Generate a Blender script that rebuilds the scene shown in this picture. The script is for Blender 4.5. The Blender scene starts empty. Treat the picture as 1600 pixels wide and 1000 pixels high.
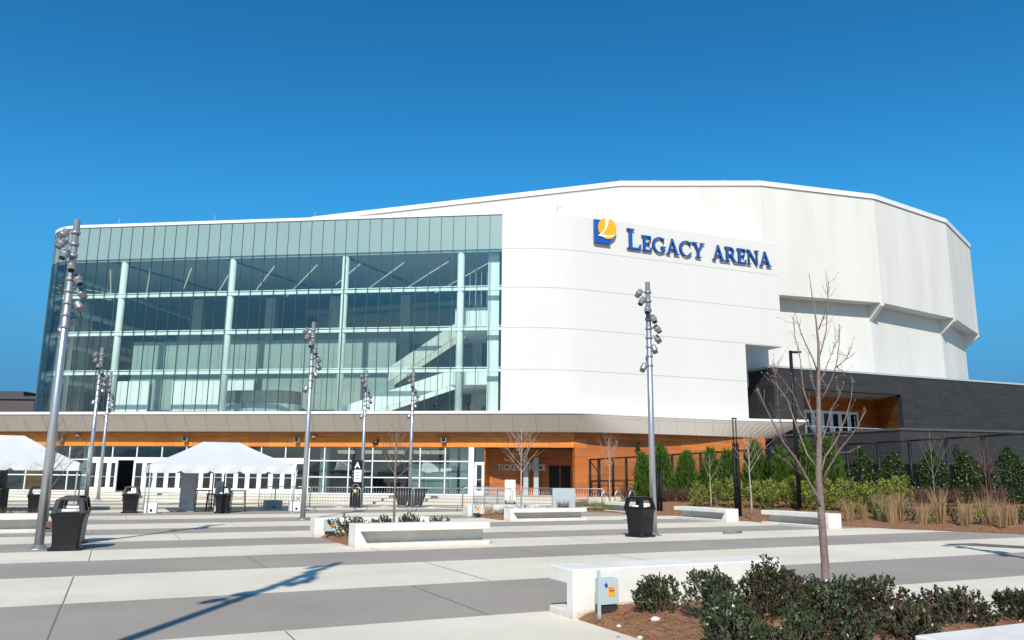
import bpy, math, random
from mathutils import Vector, Matrix, noise
R = math.radians
random.seed(7)
S = bpy.context.scene
COL = S.collection

# ------------------------------------------------------------------ camera
EYE = Vector((0, 0, 1.65)); TILT = R(11.14); ROLL = 0.008; FPX = 1244.4
fw = Vector((0, math.cos(TILT), math.sin(TILT))); u0 = Vector((0, -math.sin(TILT), math.cos(TILT))); r0 = Vector((1, 0, 0))
RT = r0*math.cos(ROLL)+u0*math.sin(ROLL); UP = -r0*math.sin(ROLL)+u0*math.cos(ROLL)
cam = bpy.data.cameras.new('camera'); cam.lens = 28; cam.sensor_width = 36; cam.clip_end = 3000; cam.clip_start = .05
co = bpy.data.objects.new('camera', cam); COL.objects.link(co)
m = Matrix((RT, UP, -fw)).transposed().to_4x4(); m.translation = EYE; co.matrix_world = m
S.camera = co
# ------------------------------------------------------------------ light
SUN_EL = R(38.5); SUN_AZ = R(4.5)
S.view_settings.view_transform = 'Standard'; S.view_settings.look = 'None'; S.view_settings.gamma = 1
S.view_settings.use_curve_mapping = False; S.view_settings.exposure = 0.12
W = bpy.data.worlds.new('World'); S.world = W; W.use_nodes = True
nt = W.node_tree; nt.nodes.clear()
def nd(t, typ, **k):
    n = t.nodes.new(typ)
    for a, b in k.items():
        if a.startswith('i_'): n.inputs[a[2:].replace('_', ' ')].default_value = b
        else: setattr(n, a, b)
    return n
sky = nd(nt, 'ShaderNodeTexSky'); sky.sky_type = 'NISHITA'; sky.sun_disc = False
sky.sun_elevation = SUN_EL; sky.sun_rotation = math.pi+SUN_AZ; sky.air_density = 1.0; sky.dust_density = 0.3; sky.ozone_density = 3.0; sky.altitude = 200
hs = nd(nt, 'ShaderNodeHueSaturation'); hs.inputs['Saturation'].default_value = 1.22; hs.inputs['Value'].default_value = 1.36
tcw = nd(nt, 'ShaderNodeTexCoord'); mpw = nd(nt, 'ShaderNodeMapping'); mpw.inputs['Scale'].default_value = (3.0, 3.0, 11.0); mpw.inputs['Location'].default_value = (1.3, 0.4, 0)
nzw = nd(nt, 'ShaderNodeTexNoise', i_Scale=1.6, i_Detail=7.0, i_Roughness=.6)
crw = nd(nt, 'ShaderNodeValToRGB'); crw.color_ramp.elements[0].position = .40; crw.color_ramp.elements[1].position = .58
sep = nd(nt, 'ShaderNodeSeparateXYZ')
mrz = nd(nt, 'ShaderNodeMapRange'); mrz.inputs['From Min'].default_value = .22; mrz.inputs['From Max'].default_value = .07
mulw = nd(nt, 'ShaderNodeMath', operation='MULTIPLY'); mixw = nd(nt, 'ShaderNodeMixRGB'); mixw.inputs['Color2'].default_value = (8.8, 9.0, 9.0, 1)
bgw = nd(nt, 'ShaderNodeBackground'); bgw.inputs['Strength'].default_value = 0.085; ow = nd(nt, 'ShaderNodeOutputWorld')
lk = nt.links.new
lk(tcw.outputs['Generated'], mpw.inputs[0]); lk(mpw.outputs[0], nzw.inputs['Vector']); lk(nzw.outputs['Fac'], crw.inputs[0])
lk(tcw.outputs['Generated'], sep.inputs[0]); lk(sep.outputs['Z'], mrz.inputs['Value'])
mry = nd(nt, 'ShaderNodeMapRange'); mry.inputs['From Min'].default_value = .1; mry.inputs['From Max'].default_value = -.3; lk(sep.outputs['Y'], mry.inputs['Value'])
mul2 = nd(nt, 'ShaderNodeMath', operation='MULTIPLY')
lk(crw.outputs[0], mulw.inputs[0]); lk(mrz.outputs[0], mulw.inputs[1]); lk(mulw.outputs[0], mul2.inputs[0]); lk(mry.outputs[0], mul2.inputs[1]); lk(mul2.outputs[0], mixw.inputs['Fac'])
gmw = nd(nt, 'ShaderNodeGamma'); gmw.inputs[1].default_value = 1.25; tnw = nd(nt, 'ShaderNodeMixRGB', blend_type='MULTIPLY'); tnw.inputs[0].default_value = 1; tnw.inputs['Color2'].default_value = (.34, .86, .78, 1)
lk(sky.outputs[0], hs.inputs['Color']); lk(hs.outputs[0], gmw.inputs[0]); lk(gmw.outputs[0], tnw.inputs['Color1']); hzw = nd(nt, 'ShaderNodeMapRange'); hzw.inputs['From Min'].default_value = .36; hzw.inputs['From Max'].default_value = .06; hzw.inputs['To Max'].default_value = .92; hzw.interpolation_type = 'SMOOTHSTEP'; lk(sep.outputs['Z'], hzw.inputs['Value'])
hmx = nd(nt, 'ShaderNodeMixRGB'); hmx.inputs['Color2'].default_value = (.70, 2.3, 5.3, 1); lk(hzw.outputs[0], hmx.inputs['Fac']); lk(tnw.outputs[0], hmx.inputs['Color1']); lk(hmx.outputs[0], mixw.inputs['Color1']); lk(mixw.outputs[0], bgw.inputs[0]); lk(bgw.outputs[0], ow.inputs[0])
sl = bpy.data.lights.new('sun', 'SUN'); sl.energy = 5.0; sl.angle = R(.5); sl.color = (1, .93, .835)
so = bpy.data.objects.new('sun', sl); COL.objects.link(so)
sd = Vector((math.sin(SUN_AZ)*math.cos(SUN_EL), math.cos(SUN_AZ)*math.cos(SUN_EL), -math.sin(SUN_EL)))
so.rotation_euler = sd.to_track_quat('-Z', 'Y').to_euler(); so.location = (-10, -40, 60)

# ------------------------------------------------------------------ measuring helpers
def ray(x, y): return fw+RT*((x-800)/FPX)-UP*((y-500)/FPX)
def gp(x, y, z=0.0):
    r = ray(x, y); return EYE+r*((z-EYE.z)/r.z)
def at(x, y, Y):
    r = ray(x, y); return EYE+r*(Y/r.y)
A26 = R(26); SV = Vector((math.cos(A26), math.sin(A26), 0)); NV = Vector((-math.sin(A26), math.cos(A26), 0))
def sn(s, n, z=0): return SV*s+NV*n+Vector((0, 0, z))

# ------------------------------------------------------------------ materials
def newmat(name):
    M = bpy.data.materials.new(name); M.use_nodes = True; t = M.node_tree; t.nodes.clear()
    o = nd(t, 'ShaderNodeOutputMaterial'); b = nd(t, 'ShaderNodeBsdfPrincipled'); t.links.new(b.outputs[0], o.inputs[0])
    return M, t, b, o
def mat(name, c, rough=.6, metal=0, var=.12, scale=3.0, bump=0, bscale=60, spec=.4, c2=None, obj=True, stretch=None, coat=0):
    M, t, b, o = newmat(name)
    b.inputs['Roughness'].default_value = rough; b.inputs['Metallic'].default_value = metal; b.inputs['Specular IOR Level'].default_value = spec
    if coat: b.inputs['Coat Weight'].default_value = coat
    tc = nd(t, 'ShaderNodeTexCoord'); src = tc.outputs['Object']
    if stretch:
        mp = nd(t, 'ShaderNodeMapping'); mp.inputs['Scale'].default_value = stretch; t.links.new(src, mp.inputs[0]); src = mp.outputs[0]
    n = nd(t, 'ShaderNodeTexNoise', i_Scale=scale, i_Detail=6.0, i_Roughness=.6); t.links.new(src, n.inputs['Vector'])
    cr = nd(t, 'ShaderNodeValToRGB'); cr.color_ramp.elements[0].position = .3; cr.color_ramp.elements[1].position = .7
    d = c2 if c2 else tuple(x*(1-var) for x in c)
    cr.color_ramp.elements[0].color = (*d, 1); cr.color_ramp.elements[1].color = (*(tuple(min(1, x*(1+var*.4)) for x in c) if not c2 else c), 1)
    t.links.new(n.outputs['Fac'], cr.inputs[0]); t.links.new(cr.outputs[0], b.inputs['Base Color'])
    if bump:
        n2 = nd(t, 'ShaderNodeTexNoise', i_Scale=bscale, i_Detail=4.0); t.links.new(src, n2.inputs['Vector'])
        bp = nd(t, 'ShaderNodeBump', i_Strength=bump, i_Distance=.02); t.links.new(n2.outputs['Fac'], bp.inputs['Height']); t.links.new(bp.outputs[0], b.inputs['Normal'])
    return M
def leafmat(name, cols, rough=.5, trans=.25, spec=.4):
    M, t, b, o = newmat(name)
    g = nd(t, 'ShaderNodeNewGeometry'); cr = nd(t, 'ShaderNodeValToRGB'); cr.color_ramp.interpolation = 'LINEAR'
    e = cr.color_ramp.elements
    e[0].position = 0; e[0].color = (*cols[0], 1); e[1].position = 1; e[1].color = (*cols[-1], 1)
    for i, c in enumerate(cols[1:-1]): q = e.new((i+1)/(len(cols)-1)); q.color = (*c, 1)
    t.links.new(g.outputs['Random Per Island'], cr.inputs[0]); t.links.new(cr.outputs[0], b.inputs['Base Color'])
    b.inputs['Roughness'].default_value = rough; b.inputs['Specular IOR Level'].default_value = spec
    if trans:
        tr = nd(t, 'ShaderNodeBsdfTranslucent'); t.links.new(cr.outputs[0], tr.inputs[0]); mx = nd(t, 'ShaderNodeMixShader'); mx.inputs[0].default_value = trans
        t.links.new(b.outputs[0], mx.inputs[1]); t.links.new(tr.outputs[0], mx.inputs[2]); t.links.new(mx.outputs[0], o.inputs[0])
    return M
def glassmat(name, tint, fac, rough=.0, ior=1.7):
    M, t, b, o = newmat(name); t.nodes.remove(b)
    tr = nd(t, 'ShaderNodeBsdfTransparent'); tr.inputs[0].default_value = (*tint, 1)
    gl = nd(t, 'ShaderNodeBsdfGlossy'); gl.inputs['Roughness'].default_value = rough; gl.inputs[0].default_value = (.85, .97, .95, 1)
    fr = nd(t, 'ShaderNodeFresnel'); fr.inputs[0].default_value = ior
    ad = nd(t, 'ShaderNodeMath', operation='ADD'); ad.inputs[1].default_value = fac; ad.use_clamp = True
    # very slight waviness of the panes, so reflections break up
    tc = nd(t, 'ShaderNodeTexCoord'); n = nd(t, 'ShaderNodeTexNoise', i_Scale=.6, i_Detail=1.0); bp = nd(t, 'ShaderNodeBump', i_Strength=.25, i_Distance=.05)
    t.links.new(tc.outputs['Object'], n.inputs['Vector']); t.links.new(n.outputs['Fac'], bp.inputs['Height']); t.links.new(bp.outputs[0], gl.inputs['Normal'])
    mx = nd(t, 'ShaderNodeMixShader'); t.links.new(fr.outputs[0], ad.inputs[0]); t.links.new(ad.outputs[0], mx.inputs[0])
    t.links.new(tr.outputs[0], mx.inputs[1]); t.links.new(gl.outputs[0], mx.inputs[2]); t.links.new(mx.outputs[0], o.inputs[0])
    return M
def brickmat(name, c1, c2, mortar, bw, bh, rot, rough=.8, msize=.01, off=.5, bump=.3, grain=None):
    """panel / brick pattern in wall coordinates: u along the wall, v = height"""
    M, t, b, o = newmat(name); b.inputs['Roughness'].default_value = rough
    tc = nd(t, 'ShaderNodeTexCoord'); mp = nd(t, 'ShaderNodeMapping'); mp.inputs['Rotation'].default_value = (0, 0, -rot)
    sp = nd(t, 'ShaderNodeSeparateXYZ'); cb = nd(t, 'ShaderNodeCombineXYZ')
    t.links.new(tc.outputs['Object'], mp.inputs[0]); t.links.new(mp.outputs[0], sp.inputs[0]); t.links.new(sp.outputs['X'], cb.inputs['X']); t.links.new(sp.outputs['Z'], cb.inputs['Y'])
    br = nd(t, 'ShaderNodeTexBrick'); br.offset = off
    for k, v in (('Color1', (*c1, 1)), ('Color2', (*c2, 1)), ('Mortar', (*mortar, 1)), ('Scale', 1.0), ('Mortar Size', msize), ('Brick Width', bw), ('Row Height', bh)): br.inputs[k].default_value = v
    t.links.new(cb.outputs[0], br.inputs['Vector'])
    n = nd(t, 'ShaderNodeTexNoise', i_Scale=1.0, i_Detail=6.0, i_Roughness=.65)
    mp2 = nd(t, 'ShaderNodeMapping'); mp2.inputs['Scale'].default_value = grain or (2, 2, 1); t.links.new(cb.outputs[0], mp2.inputs[0]); t.links.new(mp2.outputs[0], n.inputs['Vector'])
    cr = nd(t, 'ShaderNodeValToRGB'); cr.color_ramp.elements[0].position = .3; cr.color_ramp.elements[1].position = .72
    cr.color_ramp.elements[0].color = (.74, .70, .66, 1); cr.color_ramp.elements[1].color = (1.1, 1.1, 1.1, 1)
    mx = nd(t, 'ShaderNodeMixRGB', blend_type='MULTIPLY'); mx.inputs[0].default_value = 1
    t.links.new(n.outputs['Fac'], cr.inputs[0]); t.links.new(br.outputs['Color'], mx.inputs[1]); t.links.new(cr.outputs[0], mx.inputs[2]); t.links.new(mx.outputs[0], b.inputs['Base Color'])
    bp = nd(t, 'ShaderNodeBump', i_Strength=bump, i_Distance=.01); bp.invert = True
    t.links.new(br.outputs['Fac'], bp.inputs['Height']); t.links.new(bp.outputs[0], b.inputs['Normal'])
    return M
def concrete(name, c, joints=True):
    """broom finished slab concrete with sawn joints across the bands and faint water stains"""
    M, t, b, o = newmat(name); b.inputs['Roughness'].default_value = .85; b.inputs['Specular IOR Level'].default_value = .25
    tc = nd(t, 'ShaderNodeTexCoord'); mp = nd(t, 'ShaderNodeMapping'); mp.inputs['Rotation'].default_value = (0, 0, -A26)
    t.links.new(tc.outputs['Object'], mp.inputs[0])
    n1 = nd(t, 'ShaderNodeTexNoise', i_Scale=.35, i_Detail=8.0, i_Roughness=.62); t.links.new(mp.outputs[0], n1.inputs['Vector'])
    mp2 = nd(t, 'ShaderNodeMapping'); mp2.inputs['Scale'].default_value = (.8, 26, 1); t.links.new(mp.outputs[0], mp2.inputs[0])
    n2 = nd(t, 'ShaderNodeTexNoise', i_Scale=1.0, i_Detail=5.0, i_Roughness=.7); t.links.new(mp2.outputs[0], n2.inputs['Vector'])
    n3 = nd(t, 'ShaderNodeTexNoise', i_Scale=45.0, i_Detail=3.0); t.links.new(mp.outputs[0], n3.inputs['Vector'])
    def ramp(a, ca, bb, cbb):
        r = nd(t, 'ShaderNodeValToRGB'); e = r.color_ramp.elements; e[0].position = a; e[0].color = (ca, ca, ca, 1); e[1].position = bb; e[1].color = (cbb, cbb, cbb, 1); return r
    ra = ramp(.32, .86, .68, 1.05); rb = ramp(.3, .93, .7, 1.04); rc = ramp(.3, .92, .7, 1.05)
    t.links.new(n1.outputs['Fac'], ra.inputs[0]); t.links.new(n2.outputs['Fac'], rb.inputs[0]); t.links.new(n3.outputs['Fac'], rc.inputs[0])
    cur = None
    base = nd(t, 'ShaderNodeRGB'); base.outputs[0].default_value = (*c, 1); cur = base.outputs[0]
    for r in (ra, rb, rc):
        mx = nd(t, 'ShaderNodeMixRGB', blend_type='MULTIPLY'); mx.inputs[0].default_value = 1; t.links.new(cur, mx.inputs[1]); t.links.new(r.outputs[0], mx.inputs[2]); cur = mx.outputs[0]
    n4 = nd(t, 'ShaderNodeTexNoise', i_Scale=.13, i_Detail=9.0, i_Roughness=.7, i_Distortion=1.2); t.links.new(mp.outputs[0], n4.inputs['Vector'])
    rd_ = ramp(.62, 1.0, .74, .74); t.links.new(n4.outputs['Fac'], rd_.inputs[0]); mx = nd(t, 'ShaderNodeMixRGB', blend_type='MULTIPLY'); mx.inputs[0].default_value = 1; t.links.new(cur, mx.inputs[1]); t.links.new(rd_.outputs[0], mx.inputs[2]); cur = mx.outputs[0]
    # joint: |frac((s-s0)/5.9)-.5| near .5
    if joints:
        sp = nd(t, 'ShaderNodeSeparateXYZ'); t.links.new(mp.outputs[0], sp.inputs[0])
        def M_(op, a, bb=None):
            q = nd(t, 'ShaderNodeMath', operation=op)
            for i, v in enumerate((a, bb)):
                if v is None: continue
                if isinstance(v, (int, float)): q.inputs[i].default_value = v
                else: t.links.new(v, q.inputs[i])
            return q.outputs[0]
        f = M_('FRACT', M_('DIVIDE', M_('ADD', sp.outputs['X'], 59.45), 4.68)); j = M_('LESS_THAN', f, .0042)
        mx = nd(t, 'ShaderNodeMixRGB'); t.links.new(j, mx.inputs[0]); t.links.new(cur, mx.inputs[1]); mx.inputs[2].default_value = (c[0]*.38, c[1]*.34, c[2]*.3, 1); cur = mx.outputs[0]
    t.links.new(cur, b.inputs['Base Color'])
    bp = nd(t, 'ShaderNodeBump', i_Strength=.12, i_Distance=.01); t.links.new(n2.outputs['Fac'], bp.inputs['Height']); t.links.new(bp.outputs[0], b.inputs['Normal'])
    return M
FA = R(-7.2)
m_white = mat('white_render', (.605, .59, .56), .75, var=.035, scale=.35, spec=.2, stretch=(1, 1, .25))
m_white2 = mat('white_concrete', (.60, .585, .545), .8, var=.10, scale=.5, bump=.1, bscale=8, spec=.2, stretch=(1, 1, .14))
m_joint = mat('joint_shadow_gap', (.38, .38, .38), .8)
m_cap = mat('white_metal_cap', (.68, .69, .70), .4, var=.03)
m_soffit = mat('taupe_metal_panel', (.42, .37, .315), .6, var=.05, scale=.8)
m_soffjoint = mat('soffit_joint', (.22, .20, .18), .8)
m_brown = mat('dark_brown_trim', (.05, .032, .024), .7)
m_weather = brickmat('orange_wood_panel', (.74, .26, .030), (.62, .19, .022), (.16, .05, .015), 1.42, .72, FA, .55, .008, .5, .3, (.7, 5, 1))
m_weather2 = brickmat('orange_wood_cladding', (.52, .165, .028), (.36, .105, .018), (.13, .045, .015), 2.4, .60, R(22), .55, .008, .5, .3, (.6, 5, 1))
m_spandrel = mat('green_spandrel_glass', (.205, .305, .298), .35, var=.04, scale=.4, spec=.6)
m_mull = mat('dark_mullion', (.06, .095, .10), .4, metal=.3)
m_col = mat('white_painted_steel', (.83, .85, .84), .45, var=.03)
m_frame = mat('silver_white_frame', (.74, .76, .77), .35, var=.03)
m_glass = glassmat('curtain_glass', (.84, .955, .93), .08, ior=1.5)
m_glassd = glassmat('shopfront_glass', (.62, .78, .76), .06, ior=1.6)
m_dark = mat('interior_dark', (.085, .11, .12), .8)
m_ceil = mat('lobby_ceiling', (.34, .335, .33), .9, var=.06)
m_floor = mat('lobby_floor', (.62, .60, .56), .5)
m_balc = mat('lobby_balcony', (.62, .62, .58), .7)
m_pale = mat('pale_reflection_green', (.36, .42, .40), .8, c2=(.27, .33, .32), scale=.25, stretch=(.4, .4, 2.2))  # pale tone of the glass reflections, put into a wall colour
m_teal = mat('lobby_back_wall', (.16, .22, .24), .8, c2=(.11, .16, .18), scale=.3)
m_strip = mat('ceiling_light_strip', (.85, .82, .72), .5)
[n for n in m_strip.node_tree.nodes if n.type == 'BSDF_PRINCIPLED'][0].inputs['Emission Color'].default_value = (1, .9, .7, 1)
[n for n in m_strip.node_tree.nodes if n.type == 'BSDF_PRINCIPLED'][0].inputs['Emission Strength'].default_value = .38
m_brick = brickmat('charcoal_brick', (.030, .030, .032), (.023, .023, .025), (.016, .016, .018), 1.2, .42, R(22), .75, .02, .5, .4, (1.5, 1.5, 1))
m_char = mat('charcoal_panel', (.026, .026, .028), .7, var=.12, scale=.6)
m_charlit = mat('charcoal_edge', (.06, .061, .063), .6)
m_black = mat('black_metal', (.006, .007, .009), .55, spec=.25)
m_binblack = mat('black_plastic', (.008, .008, .009), .38, var=.2, bump=.05)
m_liner = mat('white_bin_liner', (.75, .73, .72), .5)
m_steel = mat('galvanised_steel', (.50, .51, .53), .38, metal=.75, var=.15, scale=9, stretch=(1, 1, .3))
m_fix = mat('grey_fixture', (.33, .33, .35), .4, metal=.5)
m_lens = mat('dark_lens', (.01, .01, .012), .2)
m_bench = mat('cast_white_concrete', (.82, .80, .755), .7, var=.05, scale=1.4, bump=.08, bscale=30, spec=.25)
def benchmat():
    M, t, b, o = newmat('cast_white_concrete'); b.inputs['Roughness'].default_value = .75; b.inputs['Specular IOR Level'].default_value = .25
    tc = nd(t, 'ShaderNodeTexCoord'); n = nd(t, 'ShaderNodeTexNoise', i_Scale=2.2, i_Detail=7.0, i_Roughness=.65); cr = nd(t, 'ShaderNodeValToRGB'); e = cr.color_ramp.elements
    e[0].position = .28; e[0].color = (.63, .60, .545, 1); e[1].position = .62; e[1].color = (.74, .72, .67, 1)
    sp = nd(t, 'ShaderNodeSeparateXYZ'); mr = nd(t, 'ShaderNodeMapRange'); mr.inputs['From Min'].default_value = .13; mr.inputs['From Max'].default_value = -.02; n2 = nd(t, 'ShaderNodeTexNoise', i_Scale=9.0, i_Detail=5.0)
    ml = nd(t, 'ShaderNodeMath', operation='MULTIPLY'); mx = nd(t, 'ShaderNodeMixRGB'); mx.inputs['Color2'].default_value = (.42, .30, .20, 1)
    L = t.links.new; L(tc.outputs['Object'], n.inputs['Vector']); L(n.outputs['Fac'], cr.inputs[0]); L(tc.outputs['Object'], sp.inputs[0]); L(sp.outputs['Z'], mr.inputs['Value']); L(tc.outputs['Object'], n2.inputs['Vector'])
    L(mr.outputs[0], ml.inputs[0]); L(n2.outputs['Fac'], ml.inputs[1]); L(ml.outputs[0], mx.inputs['Fac']); L(cr.outputs[0], mx.inputs['Color1']); L(mx.outputs[0], b.inputs['Base Color'])
    n3 = nd(t, 'ShaderNodeTexNoise', i_Scale=40.0, i_Detail=3.0); bp = nd(t, 'ShaderNodeBump', i_Strength=.12, i_Distance=.01); L(tc.outputs['Object'], n3.inputs['Vector']); L(n3.outputs['Fac'], bp.inputs['Height']); L(bp.outputs[0], b.inputs['Normal']); return M
m_bench = benchmat()
m_tent = mat('white_tent_vinyl', (.60, .605, .61), .45, var=.05, scale=1.2, bump=.6, bscale=1.4)
m_mulch = mat('pine_straw_soil', (.33, .165, .078), .95, c2=(.17, .08, .038), scale=9, bump=1.0, bscale=35)
m_straw = leafmat('pine_straw_needles', [(.26, .11, .055), (.44, .22, .12), (.56, .33, .20), (.34, .16, .08)], .8, 0)
m_bark = mat('smooth_bark', (.25, .185, .155), .8, c2=(.14, .10, .085), scale=14, bump=.6, bscale=30)
m_barkl = mat('pale_bark', (.46, .38, .32), .8, c2=(.28, .2, .16), scale=14, bump=.4)
m_barkr = mat('reddish_twig_bark', (.22, .10, .075), .8, c2=(.13, .065, .05), scale=10)
m_bud = mat('twig_bud', (.30, .20, .14), .8)
m_leaf = leafmat('dark_glossy_leaf', [(.020, .036, .013), (.048, .075, .024), (.028, .048, .018), (.085, .115, .045), (.075, .034, .024)], .32, .12, .55)
m_leafr = leafmat('bronze_tinged_leaf', [(.024, .038, .014), (.085, .026, .020), (.048, .066, .022), (.070, .036, .020), (.11, .036, .030)], .35, .15, .5)
m_conif = leafmat('conifer_spray', [(.030, .075, .010), (.075, .150, .016), (.045, .10, .014), (.11, .18, .022)], .7, .3)
m_holly = leafmat('holly_leaf', [(.010, .028, .008), (.03, .062, .012), (.018, .042, .010), (.10, .14, .03)], .4, .15)
m_hedge = leafmat('yellow_green_leaf', [(.16, .21, .02), (.32, .37, .04), (.22, .27, .03), (.44, .47, .08), (.09, .14, .02), (.20, .17, .05)], .6, .35)
m_grass = leafmat('dry_grass_blade', [(.40, .27, .13), (.52, .37, .20), (.30, .18, .09), (.36, .26, .14)], .8, .3)
m_dryleaf = leafmat('bare_brown_twigs', [(.09, .045, .032), (.16, .08, .055), (.06, .035, .028)], .8, 0)
m_paleleaf = leafmat('dusty_green_leaf', [(.16, .20, .12), (.24, .27, .14), (.10, .15, .09)], .6, .3)
m_grey = mat('light_grey_steel', (.36, .41, .43), .5, var=.08)
m_boxg = mat('pale_green_box', (.42, .50, .50), .5, var=.06)
m_orange = mat('orange_sticker', (.9, .36, .02), .5)
m_blue = mat('blue_sign_face', (.008, .085, .36), .35, var=.05)
m_bluedk = mat('navy_sign_return', (.01, .035, .12), .5)
m_yel = mat('amber_sign_face', (.85, .38, .012), .4, var=.04)
m_wh = mat('white_paint', (.85, .85, .86), .5, var=.03)
m_letter = mat('pale_letter', (.42, .40, .37), .5)
m_wood = mat('stool_wood', (.22, .09, .05), .6)
m_bld = mat('brown_cladding', (.085, .07, .075), .8)
m_red = mat('red_cloth', (.35, .03, .03), .8); m_skin = mat('skin', (.4, .22, .15), .6)
m_inkd = mat('printed_ink', (.04, .04, .05), .7)
m_stone = mat('white_stone', (.7, .7, .68), .8, bump=.3)
m_tape = mat('yellow_tag', (.75, .6, .05), .6)
m_light = concrete('light_paving', (.72, .655, .53), False); m_darkp = concrete('grey_paving', (.35, .308, .262), False)
m_step = concrete('step_paving', (.60, .565, .48), False)
m_jnt = mat('sawn_joint', (.20, .165, .14), .9)
m_ground = mat('ground_far', (.38, .33, .25), .9, scale=.05)
m_mesh = None
def meshmat():
    M, t, b, o = newmat('chain_link'); b.inputs['Base Color'].default_value = (.01, .01, .012, 1)
    tr = nd(t, 'ShaderNodeBsdfTransparent'); mx = nd(t, 'ShaderNodeMixShader'); mx.inputs[0].default_value = .8
    tc = nd(t, 'ShaderNodeTexCoord'); n = nd(t, 'ShaderNodeTexNoise', i_Scale=3.0)
    mr = nd(t, 'ShaderNodeMapRange'); mr.inputs['To Min'].default_value = .66; mr.inputs['To Max'].default_value = .80
    t.links.new(tc.outputs['Object'], n.inputs['Vector']); t.links.new(n.outputs['Fac'], mr.inputs['Value']); t.links.new(mr.outputs[0], mx.inputs[0])
    t.links.new(b.outputs[0], mx.inputs[1]); t.links.new(tr.outputs[0], mx.inputs[2]); t.links.new(mx.outputs[0], o.inputs[0]); return M
m_mesh = meshmat()

# ------------------------------------------------------------------ mesh builder
class MB:
    def __init__(s): s.v = []; s.f = []; s.mi = []; s.mats = []; s.m = 0; s.sm = []; s.smooth = False
    def use(s, mt):
        if mt not in s.mats: s.mats.append(mt)
        s.m = s.mats.index(mt); return s
    def face(s, idx): s.f.append(idx); s.mi.append(s.m); s.sm.append(s.smooth)
    def poly(s, pts):
        b = len(s.v); s.v += [tuple(p) for p in pts]; s.face(list(range(b, b+len(pts)))); return s
    def box(s, x0, x1, y0, y1, z0, z1, M=None):
        b = len(s.v); P = [Vector((x, y, z)) for z in (z0, z1) for y in (y0, y1) for x in (x0, x1)]
        if M: P = [M @ p for p in P]
        s.v += [tuple(p) for p in P]
        for f in ((0, 2, 3, 1), (4, 5, 7, 6), (0, 1, 5, 4), (2, 6, 7, 3), (0, 4, 6, 2), (1, 3, 7, 5)): s.face([b+i for i in f])
        return s
    def prism(s, pts, d):
        """pts: planar polygon (3D), d: extrusion vector"""
        n = len(pts); b = len(s.v); d = Vector(d); s.v += [tuple(p) for p in pts]+[tuple(Vector(p)+d) for p in pts]
        s.face(list(range(b, b+n))[::-1]); s.face(list(range(b+n, b+2*n)))
        for i in range(n): j = (i+1) % n; s.face([b+i, b+j, b+n+j, b+n+i])
        return s
    def tube(s, pts, rad, n=8, cap=True):
        pts = [Vector(p) for p in pts]; k = len(pts)
        if isinstance(rad, (int, float)): rad = [rad]*k
        b = len(s.v); pr = None
        for i, p in enumerate(pts):
            d = (pts[min(i+1, k-1)]-pts[max(i-1, 0)]); d = d.normalized() if d.length > 1e-9 else Vector((0, 0, 1))
            if pr is None: a = d.orthogonal().normalized()
            else:
                a = pr-d*pr.dot(d); a = a.normalized() if a.length > 1e-6 else d.orthogonal().normalized()
            pr = a; c = d.cross(a)
            for j in range(n): t = 2*math.pi*j/n; s.v.append(tuple(p+(a*math.cos(t)+c*math.sin(t))*rad[i]))
        o = s.smooth; s.smooth = True
        for i in range(k-1):
            for j in range(n): q = (j+1) % n; s.face([b+i*n+j, b+i*n+q, b+(i+1)*n+q, b+(i+1)*n+j])
        s.smooth = o
        if cap: s.face([b+j for j in range(n)][::-1]); s.face([b+(k-1)*n+j for j in range(n)])
        return s
    def wall(s, path, z0, z1, th=0):
        """vertical sheet following a list of xy points, optional thickness to the left of travel"""
        for a, b_ in zip(path, path[1:]):
            a = Vector((a[0], a[1], 0)); b2 = Vector((b_[0], b_[1], 0))
            if th:
                d = (b2-a).normalized(); nn = Vector((-d.y, d.x, 0))*th
                s.prism([a+Vector((0, 0, z0)), b2+Vector((0, 0, z0)), b2+nn+Vector((0, 0, z0)), a+nn+Vector((0, 0, z0))], (0, 0, z1-z0))
            else: s.poly([a+Vector((0, 0, z0)), b2+Vector((0, 0, z0)), b2+Vector((0, 0, z1)), a+Vector((0, 0, z1))])
        return s
    def strip(s, pa, pb):
        for i in range(len(pa)-1): s.poly([pa[i], pa[i+1], pb[i+1], pb[i]])
        return s
    def build(s, name, mt=None, parent=None, loc=None, rz=0, bevel=0):
        me = bpy.data.meshes.new(name); me.from_pydata(s.v, [], s.f)
        if mt is not None and not s.mats: me.materials.append(mt)
        for q in s.mats: me.materials.append(q)
        me.polygons.foreach_set('material_index', s.mi if s.mats else [0]*len(s.f)); me.polygons.foreach_set('use_smooth', s.sm); me.update()
        o = bpy.data.objects.new(name, me); COL.objects.link(o)
        if parent: o.parent = parent
        if loc is not None: o.location = loc
        if rz: o.rotation_euler.z = rz
        if bevel:
            b = o.modifiers.new('bevel', 'BEVEL'); b.width = bevel; b.segments = 2; b.limit_method = 'ANGLE'; b.angle_limit = R(40)
        return o
def tag(o, label=None, cat=None, group=None, kind=None):
    if label: o['label'] = label
    if cat: o['category'] = cat
    if group: o['group'] = group
    if kind: o['kind'] = kind
    return o
def empty(name, loc=(0, 0, 0), rz=0, label=None, cat=None, group=None):
    o = bpy.data.objects.new(name, None); COL.objects.link(o); o.location = loc; o.rotation_euler.z = rz; o.empty_display_size = .2
    return tag(o, label, cat, group)
def children(o): return [c for c in bpy.data.objects if c.parent == o]
def copy_tree(o, parent=None, **k):
    c = o.copy(); COL.objects.link(c); c.parent = parent
    for ch in children(o): copy_tree(ch, c)
    return c
def place(proto, first, loc, rz=0, label=None, group=None, sc=1):
    o = proto if first else copy_tree(proto)
    o.location = loc; o.rotation_euler.z = rz; o.scale = (sc,)*3
    if label: o['label'] = label
    if group: o['group'] = group
    return o
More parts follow.
